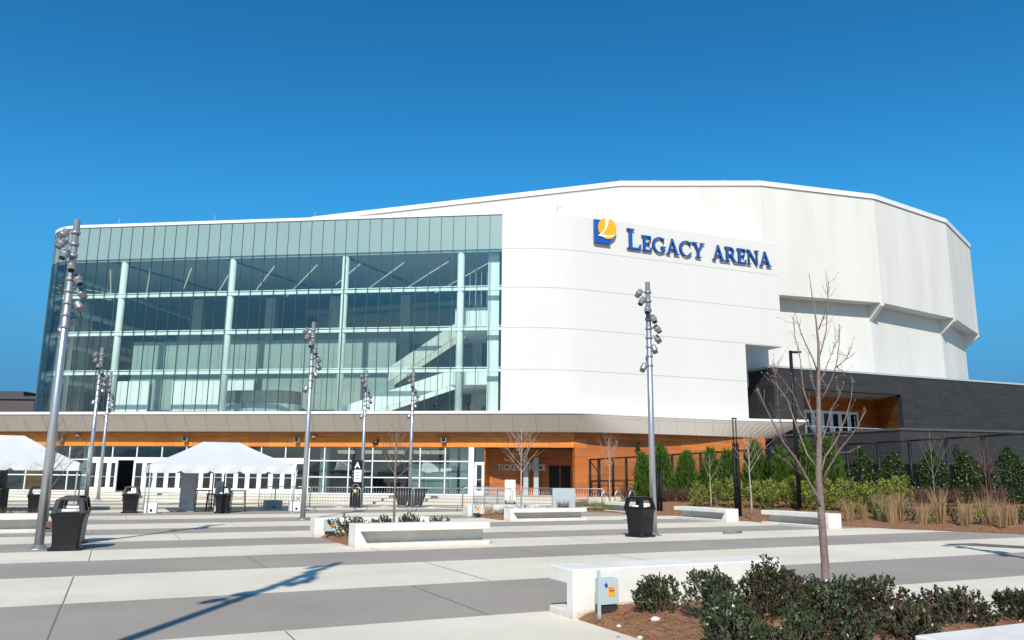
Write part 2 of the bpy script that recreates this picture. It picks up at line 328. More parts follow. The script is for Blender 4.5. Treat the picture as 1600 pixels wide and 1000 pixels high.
def textmesh(s, size, depth, mt, name, parent, M, bold=.0, align='CENTER', sx=1):
    cu = bpy.data.curves.new('txt', 'FONT'); cu.body = s; cu.size = size; cu.extrude = depth/2; cu.offset = bold; cu.align_x = align; cu.align_y = 'CENTER'
    ob = bpy.data.objects.new('txt', cu); COL.objects.link(ob); bpy.context.view_layer.update()
    me = bpy.data.meshes.new_from_object(ob.evaluated_get(bpy.context.evaluated_depsgraph_get()))
    bpy.data.objects.remove(ob); bpy.data.curves.remove(cu)
    me.transform(Matrix.Diagonal((sx, 1, 1, 1))); me.transform(M); me.materials.clear(); me.materials.append(mt); me.name = name
    o = bpy.data.objects.new(name, me); COL.objects.link(o); o.parent = parent; return o

# ================================================================== GROUND
far = MB(); far.poly([(-900, -600, -.25), (900, -600, -.25), (900, 1400, -.25), (-900, 1400, -.25)]); tag(far.build('ground', m_ground), kind='structure')
bounds = [-19, -16, -13, -10, -7, -4, -1, 2.4, 6.0, 9.25, 12.2, 15.35, 17.9, 20.3, 22.6, 25.1, 27.6, 30.4, 33.2, 36.2, 39.4, 42.4, 45.4, 48.4, 51.4, 54.4, 57.4, 60.4, 63.4, 66.4, 69.4]
# between 9.25 and 12.2 the paving is the grey one
pl = MB()
for i, (a, b) in enumerate(zip(bounds, bounds[1:])):
    darkb = (i-bounds.index(9.25)) % 2 == 0
    pl.use(m_darkp if darkb else m_light)
    pl.poly([sn(-60, a), sn(70, a), sn(70, b), sn(-60, b)])
jr = random.Random(4); pl.use(m_jnt)
known = {12.2: [-.45, 5.6, 9.9], 9.25: [-.46, 4.24], 6.0: [1.8, 8.4], 15.35: [2.6, 8.6, 14.5], 17.9: [-.3, 5.5, 11.5]}
for a, b in zip(bounds, bounds[1:]):
    if a < 2: continue
    q = known.get(a) or [jr.uniform(-6, 0)+6*k for k in range(5)]
    for sx in q: pl.poly([sn(sx-.008, a, .004), sn(sx+.008, a, .004), sn(sx+.008, b-.06, .004), sn(sx-.008, b-.06, .004)])
tag(pl.build('plaza_paving'), kind='structure')

def wet(pts, label=None):
    mb = MB(); n = len(pts); c = sum((Vector(p) for p in pts), Vector())/n; ring = []
    for i in range(n*6):
        a = Vector(pts[i//6]); b = Vector(pts[(i//6+1) % n]); q = a.lerp(b, (i % 6)/6); d = q-c; q = c+d*(1+.10*noise.noise(q*3)); ring.append((q.x, q.y, .009))
    mb.poly(ring); tag(mb.build('wet_patch', m_wet), kind='structure')
m_wet = mat('wet_concrete', (.17, .155, .13), .25, var=.25, scale=3, spec=.5)
wet([gp(x, y, .009) for x, y in ((1475, 850), (1520, 848.5), (1600, 853), (1680, 858), (1680, 862), (1600, 857), (1530, 853))])
wet([gp(x, y, .009) for x, y in ((1128, 829), (1140, 827.8), (1160, 829.5), (1158, 833), (1130, 834))])
# facade frame: u runs right along the facade line, w goes back into the building
FO = Vector((-0.74, 54.1, 0)); FU = Vector((math.cos(FA), math.sin(FA), 0)); FW = Vector((-math.sin(FA), math.cos(FA), 0))
def fp(u, w, z): return FO+FU*u+FW*w+Vector((0, 0, z))
# steps up to the doors: three long treads
st = MB()
for k, (w0, z) in enumerate(((-6.4, .13), (-4.3, .26), (-2.2, .39))):
    w1 = (-4.3, -2.2, 30)[k]
    pts = [fp(-60, w0, -.1), fp(5.5, w0, -.1), fp(9.3, w0+1.0, -.1), fp(9.3, w1+1.0, -.1) if k < 2 else fp(9.3, 30, -.1), fp(5.5, w1, -.1), fp(-60, w1, -.1)]
    st.use(m_step); st.prism(pts, (0, 0, z+.1))
    st.use(m_darkp); a = w0+.55
    st.prism([fp(-60, a, z-.02), fp(5.5, a, z-.02), fp(5.5, a+.65, z-.02), fp(-60, a+.65, z-.02)], (0, 0, .024))
tag(st.build('entrance_steps'), kind='structure')

# ================================================================== ARENA
arena = empty('arena_building', (0, 54, 0), 0, 'huge white arena with teal curtain wall, blue sign and faceted drum behind', 'arena')
def part(mb, name, mt=None, parent=None, **k):
    o = mb.build(name, mt, None, **k); o.parent = parent or arena; o.matrix_parent_inverse = Matrix.Translation((0, -54, 0)) if not parent else Matrix.Identity(4)
    return o
ZT = 19.97; ROWS = [5.75, 8.86, 11.76, 14.62, 17.42]; SP = .878; NP = 37
UL = -NP*SP
# corner curve, then the side running back
def corner(w_off=0.0, n=7, Rr=3.9):
    pts = []; c = FO+FU*UL+FW*Rr
    for i in range(n+1):
        a = math.radians(100)*i/n
        d = -FW*math.cos(a)-FU*math.sin(a)
        pts.append(c+d*(Rr-w_off))
    return pts
def facade_path(off):
    p = [fp(0, off, 0), fp(UL, off, 0)]; p += corner(off)[1:]; e = p[-1]; dr = (p[-1]-p[-2]).normalized(); p.append(e+dr*22); return p
gp_path = facade_path(0)
bays = [(0, -3), (-3, -12), (-12, -21), (-21, -30), (-30, -37)]
for r in range(4):
    for a, b in bays:
        mb = MB(); mb.poly([fp(b*SP, 0, ROWS[r]), fp(a*SP, 0, ROWS[r]), fp(a*SP, 0, ROWS[r+1]), fp(b*SP, 0, ROWS[r+1])]); part(mb, 'glass_bay', m_glass)
    mb = MB(); cp = corner()+[gp_path[-1]]; mb.wall(cp[::-1], ROWS[r], ROWS[r+1]); part(mb, 'corner_glass', m_glass)
mb = MB(); mb.wall(gp_path[::-1], ROWS[4], ZT); part(mb, 'spandrel_band', m_spandrel)
mb = MB()
for q in (-.06,):
    cpth = facade_path(-.08); inner = facade_path(1.5)
    for i in range(len(cpth)-1):
        mb.poly([cpth[i+1]+Vector((0, 0, ZT-.02)), cpth[i]+Vector((0, 0, ZT-.02)), cpth[i]+Vector((0, 0, ZT+.2)), cpth[i+1]+Vector((0, 0, ZT+.2))])
        mb.poly([cpth[i+1]+Vector((0, 0, ZT+.2)), cpth[i]+Vector((0, 0, ZT+.2)), inner[i]+Vector((0, 0, ZT+.2)), inner[i+1]+Vector((0, 0, ZT+.2))])
        mb.poly([cpth[i+1]+Vector((0, 0, ZT-.02)), cpth[i]+Vector((0, 0, ZT-.02)), inner[i]+Vector((0, 0, ZT-.02)), inner[i+1]+Vector((0, 0, ZT-.02))])
part(mb, 'roof_edge_cap', m_cap)
def along(path, spacing):
    out = []; carry = 0.0
    for a, b in zip(path, path[1:]):
        L = (b-a).length; d = (b-a)/L; t = carry
        while t < L: out.append((a+d*t, d)); t += spacing
        carry = t-L
    return out
for p, d in along(gp_path, SP):
    if (p-gp_path[0]).length < .1: continue
    n = Vector((-d.y, d.x, 0))  # outward is either side; box straddles the glass
    M = Matrix((Vector((d.x, n.x, 0, p.x)), Vector((d.y, n.y, 0, p.y)), Vector((0, 0, 1, 0)), Vector((0, 0, 0, 1))))
    mb = MB(); mb.box(-.018, .018, -.04, .04, ROWS[0], ZT-.03, M); part(mb, 'mullion', m_mull)
for i, z in enumerate(ROWS[1:]):
    mb = MB(); q = facade_path(.14)
    mb.wall(q, z-.13, z+.07, -.16)
    if i < 3:
        q2 = facade_path(.14); mb.wall(q2, z+.14, z+.2, -.06)
    part(mb, 'transom', m_col)
for cpx, cpy in ((196, 414), (365, 407), (541, 402), (721, 396)):
    _r = ray(cpx, cpy); _t = (fp(0, .42, 0)-EYE).dot(FW)/_r.dot(FW); uc = (EYE+_r*_t-FO).dot(FU)
    mb = MB(); mb.tube([fp(uc, .42, 5.4), fp(uc, .42, 17.5)], .25, 16); part(mb, 'round_column', m_col)
for p in corner(1.0, 3)[1:]:
    mb = MB(); mb.tube([p+Vector((0, 0, 5.4)), p+Vector((0, 0, 17.5))], .17, 12); part(mb, 'round_column', m_col)
# lobby interior
mb = MB(); U0, U1, WB = UL-3.2, -.12, 24
mb.poly([fp(UL, .3, 17.45), fp(U1, .3, 17.45), fp(U1, WB, 17.45), fp(U0-.4, WB, 17.45), fp(U0-.4, 4.2, 17.45)]); part(mb, 'lobby_ceiling', m_ceil)
mb = MB(); mb.poly([fp(UL, .05, 5.7), fp(U1, .05, 5.7), fp(U1, WB, 5.7), fp(U0-.5, WB, 5.7), fp(U0-.5, 4.2, 5.7)]); part(mb, 'lobby_floor', m_floor)
mb = MB(); mb.poly([fp(U0, WB, 5.7), fp(U1, WB, 5.7), fp(U1, WB, ZT), fp(U0, WB, ZT)]); mb.poly([fp(U1, .3, 5.7), fp(U1, WB, 5.7), fp(U1, WB, ZT), fp(U1, .3, ZT)]); part(mb, 'lobby_back_wall', m_teal)
mb = MB(); mb.poly([fp(UL, 0.1, ZT), fp(0, 0.1, ZT), fp(4, 1.2, ZT), fp(20, 12, ZT), fp(20, 30, ZT), fp(U0-.6, 30, ZT), fp(U0-.6, 4.5, ZT)]); part(mb, 'lower_roof', m_cap)
for k_, x in enumerate(range(-9, 1)):
    u = x*3.35-1.0; a_ = fp(u, 2.2, 17.18); mb = MB(); LL = (9, 12, 7.5, 11)[k_ % 4]; mb.prism([a_, a_+SV*.08, a_+SV*.08+NV*LL, a_+NV*LL], (0, 0, .05)); part(mb, 'ceiling_light', m_strip)
FM = Matrix((Vector((FU.x, FW.x, 0, FO.x)), Vector((FU.y, FW.y, 0, FO.y)), Vector((0, 0, 1, 0)), Vector((0, 0, 0, 1))))
for u in (-30, -21, -12):
    mb = MB(); mb.prism([fp(u, .5, 17.36), fp(u+.18, .5, 17.36), fp(u+5.2, 16, 17.36), fp(u+5.0, 16, 17.36)], (0, 0, .07)); part(mb, 'ceiling_beam', m_dark)
for z in (9.3, 13.2):
    mb = MB(); mb.box(UL, -.2, 15, WB-.1, z, z+.35, FM); part(mb, 'balcony_slab', m_balc)
    mb = MB(); mb.box(UL, -.2, 14.9, 15, z, z+1.35, FM); part(mb, 'balcony_front', m_balc)
for u in (-30, -23, -17, -10.5, -4):
    mb = MB(); mb.box(u-.45, u+.45, 13.6, 14.4, 5.7, 17.4, FM); part(mb, 'lobby_pillar', m_balc)
mb = MB(); mb.box(UL+1, -9.3, 6.8, 7.1, 5.7, 12.3, FM); part(mb, 'glass_reflection_wall', m_pale)  # added wall, stands in for pale reflections in the lower panes
# white walls and openings seen at the back of the lower lobby
for u0, u1, z0, z1 in ((-33, -29.5, 6.4, 9.0), (-27.5, -20.6, 6.6, 9.0)):
    mb = MB(); mb.box(u0, u1, 6.3, 6.5, z0, z1, FM); part(mb, 'lobby_screen_wall', m_wh)
# upper landing and flight of stairs behind the right end
mb = MB(); mb.box(-3.6, -.35, 1.6, 9, 12.2, 13.55, FM); part(mb, 'stair_landing', m_wh)
mb = MB(); mb.box(-3.9, -.35, 1.6, 8, 8.0, 9.0, FM); part(mb, 'stair_landing', m_wh)
def flight(u0, z0, u1, z1, w, th, mt, nm='stair_flight'):
    mb = MB(); mb.prism([fp(u0, w, z0), fp(u1, w, z1), fp(u1, w, z1+1.1), fp(u0, w, z0+1.1)], FW*th); part(mb, nm, mt)
flight(-12.2, 5.3, -3.9, 8.0, 2.0, .12, m_wh); flight(-12.2, 5.3, -3.9, 8.0, 4.2, .12, m_wh)
flight(-9.2, 8.6, -3.6, 12.3, 4.6, .12, m_balc); flight(-9.2, 8.6, -3.6, 12.3, 6.4, .12, m_balc)
flight(-3.4, 6.0, -.4, 8.5, 7.0, .1, m_balc)
mb = MB()
for k in range(7): mb.box(-3.4+k*.42, -3.36+k*.42, 1.6, 1.66, 12.2, 16.8, FM)
part(mb, 'stair_handrail', m_grey)
mb = MB(); mb.box(-1.1, -.3, .9, 1.4, 5.7, 17.4, FM); part(mb, 'end_wall', m_wh)
# dark round-ended body hanging in the lobby
mb = MB(); pts = []
for i in range(17):
    a = math.pi*2*i/16; pts.append(fp(-19.0+3.0*math.copysign(abs(math.cos(a))**.5, math.cos(a)), 4.4+1.5*math.sin(a), 6.9))
mb.use(m_dark).prism(pts[:16], (0, 0, .95)); mb.use(m_grey).prism([Vector(p)+Vector((0, 0, -.9)) for p in pts[:16]], (0, 0, .88))
part(mb, 'lobby_dark_body')

# white curved wall
wp = [FO.copy()]; hd = FA; p = FO.copy()
for i in range(46):
    L = .25 if i < 28 else 1.2
    t = min(max((p.x-(-.3))/5.6, 0), 1); hd = FA+(R(22)-FA)*t; p = p+Vector((math.cos(hd), math.sin(hd), 0))*L; wp.append(p.copy())
H22 = Vector((math.cos(R(22)), math.sin(R(22)), 0)); N22 = Vector((-H22.y, H22.x, 0))
def cut(path, X):
    out = []
    for a, b in zip(path, path[1:]):
        out.append(a)
        if b.x > X: t = (X-a.x)/(b.x-a.x); out.append(a+(b-a)*t); return out
    return path
print('wall end', wp[-1])
wlo = cut(wp, 17.75); whi = cut(wp, 21.0)
mb = MB(); mb.wall(wlo, 5.0, 11.7, 1.6); mb.wall(whi, 11.7, ZT+.03, 1.6); part(mb, 'curved_white_wall', m_white)
for z in ROWS[1:]:
    q = wlo if z < 11.7 else whi
    mb = MB(); off = [v+Vector((0, 0, 0)) for v in q]
    mb.wall([v-Vector((-math.sin(R(12)), math.cos(R(12)), 0))*.004 for v in off], z-.02, z+.02); part(mb, 'panel_joint', m_joint)
for ax in (2.0, 7.6, 13.1):
    pass
mb = MB(); e = whi[-1]; mb.prism([v+Vector((0, 0, ZT+.03)) for v in whi]+[whi[-1]+N22*1.6+Vector((0, 0, ZT+.03)), whi[0]+N22*1.6+Vector((0, 0, ZT+.03))], (0, 0, .08)); part(mb, 'wall_cap', m_cap)

# drum
dp = [(-36, 92), (-20.1, 76.4), (9.4, 65.9), (21.5, 65.6), (32.7, 68.7), (42.8, 75.4), (50.0, 83.9), (53.8, 95.5), (54, 108), (50, 120), (-36, 120)]
dp = [Vector((a, b, 0)) for a, b in dp]
def offset(path, d):
    out = []; k = len(path)
    for i in range(k):
        a, b, c = path[i-1], path[i], path[(i+1) % k]
        n1 = Vector((-(b-a).y, (b-a).x, 0)).normalized(); n2 = Vector((-(c-b).y, (c-b).x, 0)).normalized(); m_ = (n1+n2)/2; out.append(b+m_*(d/max(m_.length_squared, .2)))
    return out
inn = offset(dp, 1.35)
for i in range(1, 9):
    mb = MB(); mb.wall(dp[i:i+2], 17.0, 26.65, 1.3); part(mb, 'drum_facet', m_white2)
mb = MB(); mb.wall(inn[1:10], 9.4, 17.2, .6); part(mb, 'drum_lower_wall', m_white2)
o2 = offset(dp, -.12)
mb = MB(); mb.wall(o2[1:10], 26.62, 27.05, .3); mb.prism([v+Vector((0, 0, 26.7)) for v in dp[1:10]], (0, 0, .25)); part(mb, 'drum_roof_cap', m_cap)
mb = MB(); mb.wall(offset(dp, -.02)[1:10], 26.5, 26.63, .1); part(mb, 'drum_cap_shadow_line', m_soffit)
for i in range(3, 8):
    a, b = dp[i], inn[i]; d = (a-dp[i-1]).normalized()*.18; z = Vector((0, 0, 1))
    mb = MB(); mb.prism([b-d+z*17.0, a-d+z*17.0, a-d+z*16.75, b-d+z*15.55], d*2); part(mb, 'soffit_bracket', m_white2)
for i in range(5):
    p_ = dp[2]+(dp[3]-dp[2])*(i/4); mb = MB(); mb.tube([p_+Vector((0, .2, 27)), p_+Vector((0, .2, 27.3))], .02, 5); part(mb, 'lightning_rod', m_grey)
for u in (-29.5, -21.8, -14, -6.4):
    mb = MB(); mb.tube([fp(u, .3, ZT+.1), fp(u, .3, ZT+.75)], .018, 5); part(mb, 'lightning_rod', m_grey)
q = at(871, 324, 60); mb = MB(); mb.tube([q+Vector((0, 0, -.3)), q+Vector((0, 0, .35))], .03, 5); mb.box(-.05, .35, -.03, .03, -.03, .04, Matrix.Translation(q)); part(mb, 'roof_antenna', m_grey)
mb = MB(); mb.wall([(16.0, 63.5), (26, 67.2)], 9, 14, .5); part(mb, 'notch_back_wall', m_white2)

# canopy
outer = [Vector((-78, 62.9, 5.85)), Vector((-35.1, 57.5, 5.85)), Vector((-17.4, 55.25, 5.85)), Vector((.5, 52.98, 5.85)), Vector((2.8, 52.7, 5.85)), Vector((4.6, 52.55, 5.85)), gp(950, 646.9, 5.85), gp(1000, 649, 5.85), gp(1100, 653.6, 5.85), gp(1180, 656.6, 5.85), gp(1263, 658, 5.85)]
inner = [Vector((-78, 63.9, 4.62)), Vector((-36, 58.5, 4.62)), Vector((-17.7, 56.15, 4.62)), Vector((.6, 53.9, 4.62)), Vector((2.9, 53.62, 4.62)), Vector((4.7, 53.45, 4.62)), gp(985, 676.8, 4.62), gp(1030, 678.2, 4.62), gp(1100, 680.6, 4.62), gp(1155, 682.8, 4.62), gp(1210, 684.5, 4.62)]
def lerp_path(path, t):
    L = [(b-a).length for a, b in zip(path, path[1:])]; T = t*sum(L)
    for l, a, b in zip(L, path, path[1:]):
        if T <= l: return a+(b-a)*(T/l)
        T -= l
    return path[-1].copy()
def chaikin(p):
    o = [p[0]]
    for a, b in zip(p, p[1:]): o += [a*.75+b*.25, a*.25+b*.75]
    return o+[p[-1]]
outer = chaikin(chaikin(chaikin(outer))); inner = chaikin(chaikin(chaikin(inner)))
mb = MB(); mb.strip([p+Vector((0, 0, -.06)) for p in outer], inner)
mb.poly([outer[-1]+Vector((0, 0, -.06)), outer[-1]+Vector((-.9, 3, -.06)), inner[-1]])
mb.poly([outer[-1]+Vector((-.9, 3, -.06)), inner[-1]+Vector((-1, 3, 0)), inner[-1]]); part(mb, 'canopy_soffit', m_soffit)
mb = MB(); back = [p+Vector((0, 6, 0)) for p in outer]
mb.strip([p+Vector((0, -.03, .1)) for p in outer], [p+Vector((0, -.03, -.075)) for p in outer]); mb.strip([p+Vector((0, -.03, .1)) for p in outer], [p+Vector((0, 0, .1)) for p in back])
mb.poly([outer[-1]+Vector((0, -.03, .1)), outer[-1]+Vector((0, -.03, -.075)), back[-1]+Vector((0, 0, -.075)), back[-1]+Vector((0, 0, .1))]); part(mb, 'canopy_edge', m_cap)
mb = MB(); back2 = [p+Vector((0, 5, 0)) for p in inner]; mb.strip([p+Vector((0, 0, 0)) for p in inner], back2)
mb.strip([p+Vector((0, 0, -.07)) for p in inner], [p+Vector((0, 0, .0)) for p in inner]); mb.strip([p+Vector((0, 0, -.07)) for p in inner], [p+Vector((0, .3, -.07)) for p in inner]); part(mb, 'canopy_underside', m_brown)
def lerp_path(path, t):
    L = [(b-a).length for a, b in zip(path, path[1:])]; T = t*sum(L)
    for l, a, b in zip(L, path, path[1:]):
        if T <= l: return a+(b-a)*(T/l)
        T -= l
    return path[-1].copy()
mb = MB(); NJ = 66
def across(p, tg):
    best = None
    for k in range(801):
        q = lerp_path(inner, k/800); e = abs((q-p).xy.dot(tg.xy))
        if (q-p).xy.length < 7 and (best is None or e < best[0]): best = (e, q)
    return best[1] if best else None
for i in range(8, NJ-3):
    t = i/NJ; a0 = lerp_path(outer, t); tg = (lerp_path(outer, min(1, t+.004))-lerp_path(outer, t-.004)).normalized(); b0 = across(a0, tg)
    if b0 is None: continue
    a = a0+Vector((0, -.004, -.07)); b = b0+Vector((0, -.006, 0)); d = tg*.010
    nrm = Vector((0, -.006, -.008)); mb.poly([a-d+nrm, a+d+nrm, b+d+nrm, b-d+nrm])
oo = [o_+(i_-o_)*.22+Vector((0, -.006, -.012)) for o_, i_ in zip(outer, inner)]; oi = [v+Vector((0, 0.004, -.014)) for v in oo]
mb.strip(oo, oi); part(mb, 'soffit_joint', m_soffjoint)

# wood fascia over the entrance, then the recessed shopfront
FW0 = .75
mb = MB(); ue = 4.95
mb.prism([fp(-60, FW0, 3.62), fp(ue, FW0, 3.62), fp(ue, FW0+.5, 3.62), fp(-60, FW0+.5, 3.62)], (0, 0, 1.0)); part(mb, 'wood_fascia', m_weather)
mb = MB(); mb.poly([fp(-60, FW0+.3, 3.66), fp(ue, FW0+.3, 3.66), fp(ue, 9, 3.66), fp(-60, 9, 3.66)]); part(mb, 'entrance_ceiling', m_ceil)
# wall right of the ticket recess
cA = fp(ue, FW0, 0); cA.z = 0
wA = cA+FU*.03; wB = wA+Vector((math.cos(R(19)), math.sin(R(19)), 0))*15.2
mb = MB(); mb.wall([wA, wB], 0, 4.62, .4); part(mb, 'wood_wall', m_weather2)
# shopfront: vertical bars positions (u) and heights
G0 = FW0+.12; ZD = .39
bars = []
def ub(px): # u coordinate on the glass plane for a pixel column near the door heads
    r = ray(px, 700); n = FW; base = fp(0, G0, 0); t = (base-EYE).dot(n)/r.dot(n); p = EYE+r*t; return (p-FO).dot(FU)
def shopbay(px0, px1, name='shop_window', rows=(ZD, 1.5, 2.62, 3.62)):
    a, b = ub(px0), ub(px1); w = empty(name, (0, 0, 0)); w.parent = arena; w.matrix_parent_inverse = Matrix.Translation((0, -54, 0))
    g = MB(); g.poly([fp(a, G0+.05, ZD), fp(b, G0+.05, ZD), fp(b, G0+.05, 3.62), fp(a, G0+.05, 3.62)]); g.build('pane', m_glassd, w)
    f = MB(); f.box(a-.035, a+.035, G0-.03, G0+.1, ZD, 3.61, FM)
    for z in rows[:-1]: f.box(a+.036, b-.036, G0-.02, G0+.09, z, z+.07, FM)
    f.build('frame', m_frame, w); return w
def doorleaf(px0, px1):
    a, b = ub(px0), ub(px1); d = empty('entrance_door', (0, 0, 0)); d.parent = arena; d.matrix_parent_inverse = Matrix.Translation((0, -54, 0))
    f = MB(); w = .16
    f.box(a, a+w, G0-.04, G0+.06, ZD, 2.62, FM); f.box(b-w, b, G0-.04, G0+.06, ZD, 2.62, FM); f.box(a+w, b-w, G0-.035, G0+.05, ZD, ZD+.3, FM); f.box(a+w, b-w, G0-.035, G0+.05, 2.42, 2.62, FM)
    f.build('frame', m_frame, d)
    f = MB(); f.box(a+w, b-w, G0-.02, G0+.02, 1.42, 1.47, FM); f.build('push_bar', m_grey, d)
    g = MB(); g.poly([fp(a+w, G0, ZD+.3), fp(b-w, G0, ZD+.3), fp(b-w, G0, 2.42), fp(a+w, G0, 2.42)]); g.build('pane', m_glassd, d); return d
win_px = [-60, -25, 12, 45, 80, 110, 140]
for a, b in zip(win_px, win_px[1:]): shopbay(a, b)
door_px = [140, 157, 174, 192, 212, 229, 246, 264, 282, 300, 318, 336, 354, 372, 390, 408, 426, 444, 462, 482]
for i, (a, b) in enumerate(zip(door_px, door_px[1:])):
    if i == 2 or i == 3: continue
    doorleaf(a, b)
o = doorleaf(174, 187); o['label'] = 'entrance door standing open'
# head band over the doors and clerestory
mb = MB(); mb.box(ub(140), ub(484), G0-.05, G0+.08, 2.62, 2.82, FM)
part(mb, 'door_head', m_frame)
cl_px = [140, 177, 215, 254, 292, 331, 370, 409, 447, 484]
for a, b in zip(cl_px, cl_px[1:]):
    ua, ubb = ub(a), ub(b); w = empty('clerestory_window', (0, 0, 0)); w.parent = arena; w.matrix_parent_inverse = Matrix.Translation((0, -54, 0))
    g = MB(); g.poly([fp(ua, G0+.05, 2.82), fp(ubb, G0+.05, 2.82), fp(ubb, G0+.05, 3.62), fp(ua, G0+.05, 3.62)]); g.build('pane', m_glassd, w)
    f = MB(); f.box(ua-.035, ua+.035, G0-.03, G0+.08, 2.82, 3.61, FM); f.build('frame', m_frame, w)
sh_px = [484, 508, 546, 583, 619, 657, 696, 733]
for a, b in zip(sh_px, sh_px[1:]): shopbay(a, b)
mb = MB(); mb.box(ub(733), ub(741), G0-.1, G0+.35, ZD, 3.62, FM); part(mb, 'white_pier', m_wh)
# ground floor interior behind the shopfront
mb = MB(); mb.poly([fp(-60, 9, 0), fp(-.2, 9, 0), fp(-.2, 9, 3.7), fp(-60, 9, 3.7)]); part(mb, 'ground_floor_back_wall', m_dark)
for px, h in ((125, 3.4), (500, 3.4), (705, 3.4), (722, 3.4)):
    u = ub(px); mb = MB(); mb.box(u-.28, u+.28, G0+.9, G0+1.4, ZD, 3.62, FM); part(mb, 'ground_floor_column', m_col)
mb = MB(); mb.box(ub(-20), ub(120), 4.5, 4.6, ZD, 2.6, FM); part(mb, 'ground_floor_screen', m_bld)
mb = MB(); mb.box(ub(8), ub(40), 3.0, 3.6, ZD, 2.1, FM); part(mb, 'ground_floor_counter', m_weather)
mb = MB(); mb.box(ub(630), ub(702), 2.6, 2.8, ZD, 2.5, FM); part(mb, 'white_backdrop', m_wh)
mb = MB(); mb.box(ub(545), ub(640), 3.5, 3.9, ZD, 1.4, FM); part(mb, 'ground_floor_counter', m_black)
for px in (515, 560, 598, 640, 668):
    mb = MB(); mb.box(ub(px)-.5, ub(px)+.5, 4, 5, 3.25, 3.5, FM); part(mb, 'ground_floor_light', m_strip)
# ticket recess
uL, uR, WBk = ub(741), ue, 4.9
mb = MB(); mb.box(ub(741)+.01, ub(757), G0+.02, G0+.06, 2.62, 3.6, FM); part(mb, 'side_window', m_glassd)
d_ = doorleaf(742, 757)
dk = MB(); dk.box(ub(741), ub(757), G0+.5, G0+.6, ZD, 3.6, FM); part(dk, 'side_lobby_back', m_dark)
u1 = ub(758)
mb = MB()
mb.prism([fp(u1-.2, 3.15, 0), fp(u1+3.4, WBk-.5, 0), fp(u1+3.4, WBk-.1, 0), fp(u1-.2, WBk-.1, 0)], (0, 0, 3.62)); mb.prism([fp(u1-.12, G0+.1, 0), fp(u1, G0+.1, 0), fp(u1, 2.7, 0), fp(u1-.12, 2.7, 0)], (0, 0, 3.62))
part(mb, 'recess_left_wall', m_weather2)  # darker boards than the fascia: recess shade put into the colour
mb = MB(); mb.box(u1, uR+.3, WBk, WBk+.2, 0, 3.63, FM); part(mb, 'recess_back_wall', m_weather2)  # same darker boards, shade of the recess painted in
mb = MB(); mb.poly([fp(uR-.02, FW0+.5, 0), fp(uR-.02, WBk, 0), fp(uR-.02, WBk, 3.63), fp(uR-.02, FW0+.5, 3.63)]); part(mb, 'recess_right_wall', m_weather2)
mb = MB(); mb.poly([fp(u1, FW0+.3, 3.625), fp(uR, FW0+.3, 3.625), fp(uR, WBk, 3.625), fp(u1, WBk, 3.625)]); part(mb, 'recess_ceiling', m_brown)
def ubw(px, w):
    r = ray(px, 740); base = fp(0, w, 0); t = (base-EYE).dot(FW)/r.dot(FW); return (EYE+r*t-FO).dot(FU)
for a, b in ((858, 874), (876, 891)):
    mb = MB(); mb.box(ubw(a, WBk), ubw(b, WBk), WBk-.06, WBk-.002, ZD, 2.45, FM); part(mb, 'recess_door', m_black)
for a in (822, 838):
    mb = MB(); u = ubw(a, 3.4); mb.box(u-.17, u+.17, 3.25, 3.55, ZD, 3.0, FM); part(mb, 'recess_pillar', m_grey)
_r = ray(815, 731); _t = (fp(0, 3.0, 0)-EYE).dot(FW)/_r.dot(FW); _p = EYE+_r*_t
TM = FM @ Matrix.Translation(((_p-FO).dot(FU), 3.0, _p.z)) @ Matrix.Rotation(R(90), 4, 'X')
textmesh('TICKET OFFICE', .58, .05, m_letter, 'ticket_office_lettering', None, TM, .012, sx=.86).parent = arena
children(arena)[-1].matrix_parent_inverse = Matrix.Translation((0, -54, 0))
for o in children(arena):
    if o.name.startswith('ticket_office'): o.matrix_parent_inverse = Matrix.Translation((0, -54, 0))

# ------------------------------------------------------------------ big sign letters (own serif capitals)
SG = MB()
def seg(w, *pts):  # polyline of constant thickness w in letter space
    out = []
    for (x0, y0), (x1, y1) in zip(pts, pts[1:]):
        L = math.hypot(x1-x0, y1-y0); nx, ny = -(y1-y0)/L*w/2, (x1-x0)/L*w/2
        out.append([(x0+nx, y0+ny), (x1+nx, y1+ny), (x1-nx, y1-ny), (x0-nx, y0-ny)])
    return out
def rect(x0, x1, y0, y1): return [[(x0, y0), (x1, y0), (x1, y1), (x0, y1)]]
TK, TN, SF = .15, .075, .055
def arcp(cx, cy, rx, ry, a0, a1, wt, n=14):
    out = []
    for i in range(n):
        a, b = R(a0+(a1-a0)*i/n), R(a0+(a1-a0)*(i+1)/n)
        wa = wt(a); wb = wt(b)
        out.append([(cx+rx*math.cos(a), cy+ry*math.sin(a)), (cx+rx*math.cos(b), cy+ry*math.sin(b)), (cx+(rx-wb)*math.cos(b), cy+(ry-wb*.8)*math.sin(b)), (cx+(rx-wa)*math.cos(a), cy+(ry-wa*.8)*math.sin(a))])
    return out
rw = lambda a: TN*.8+(TK-TN*.8)*abs(math.cos(a))
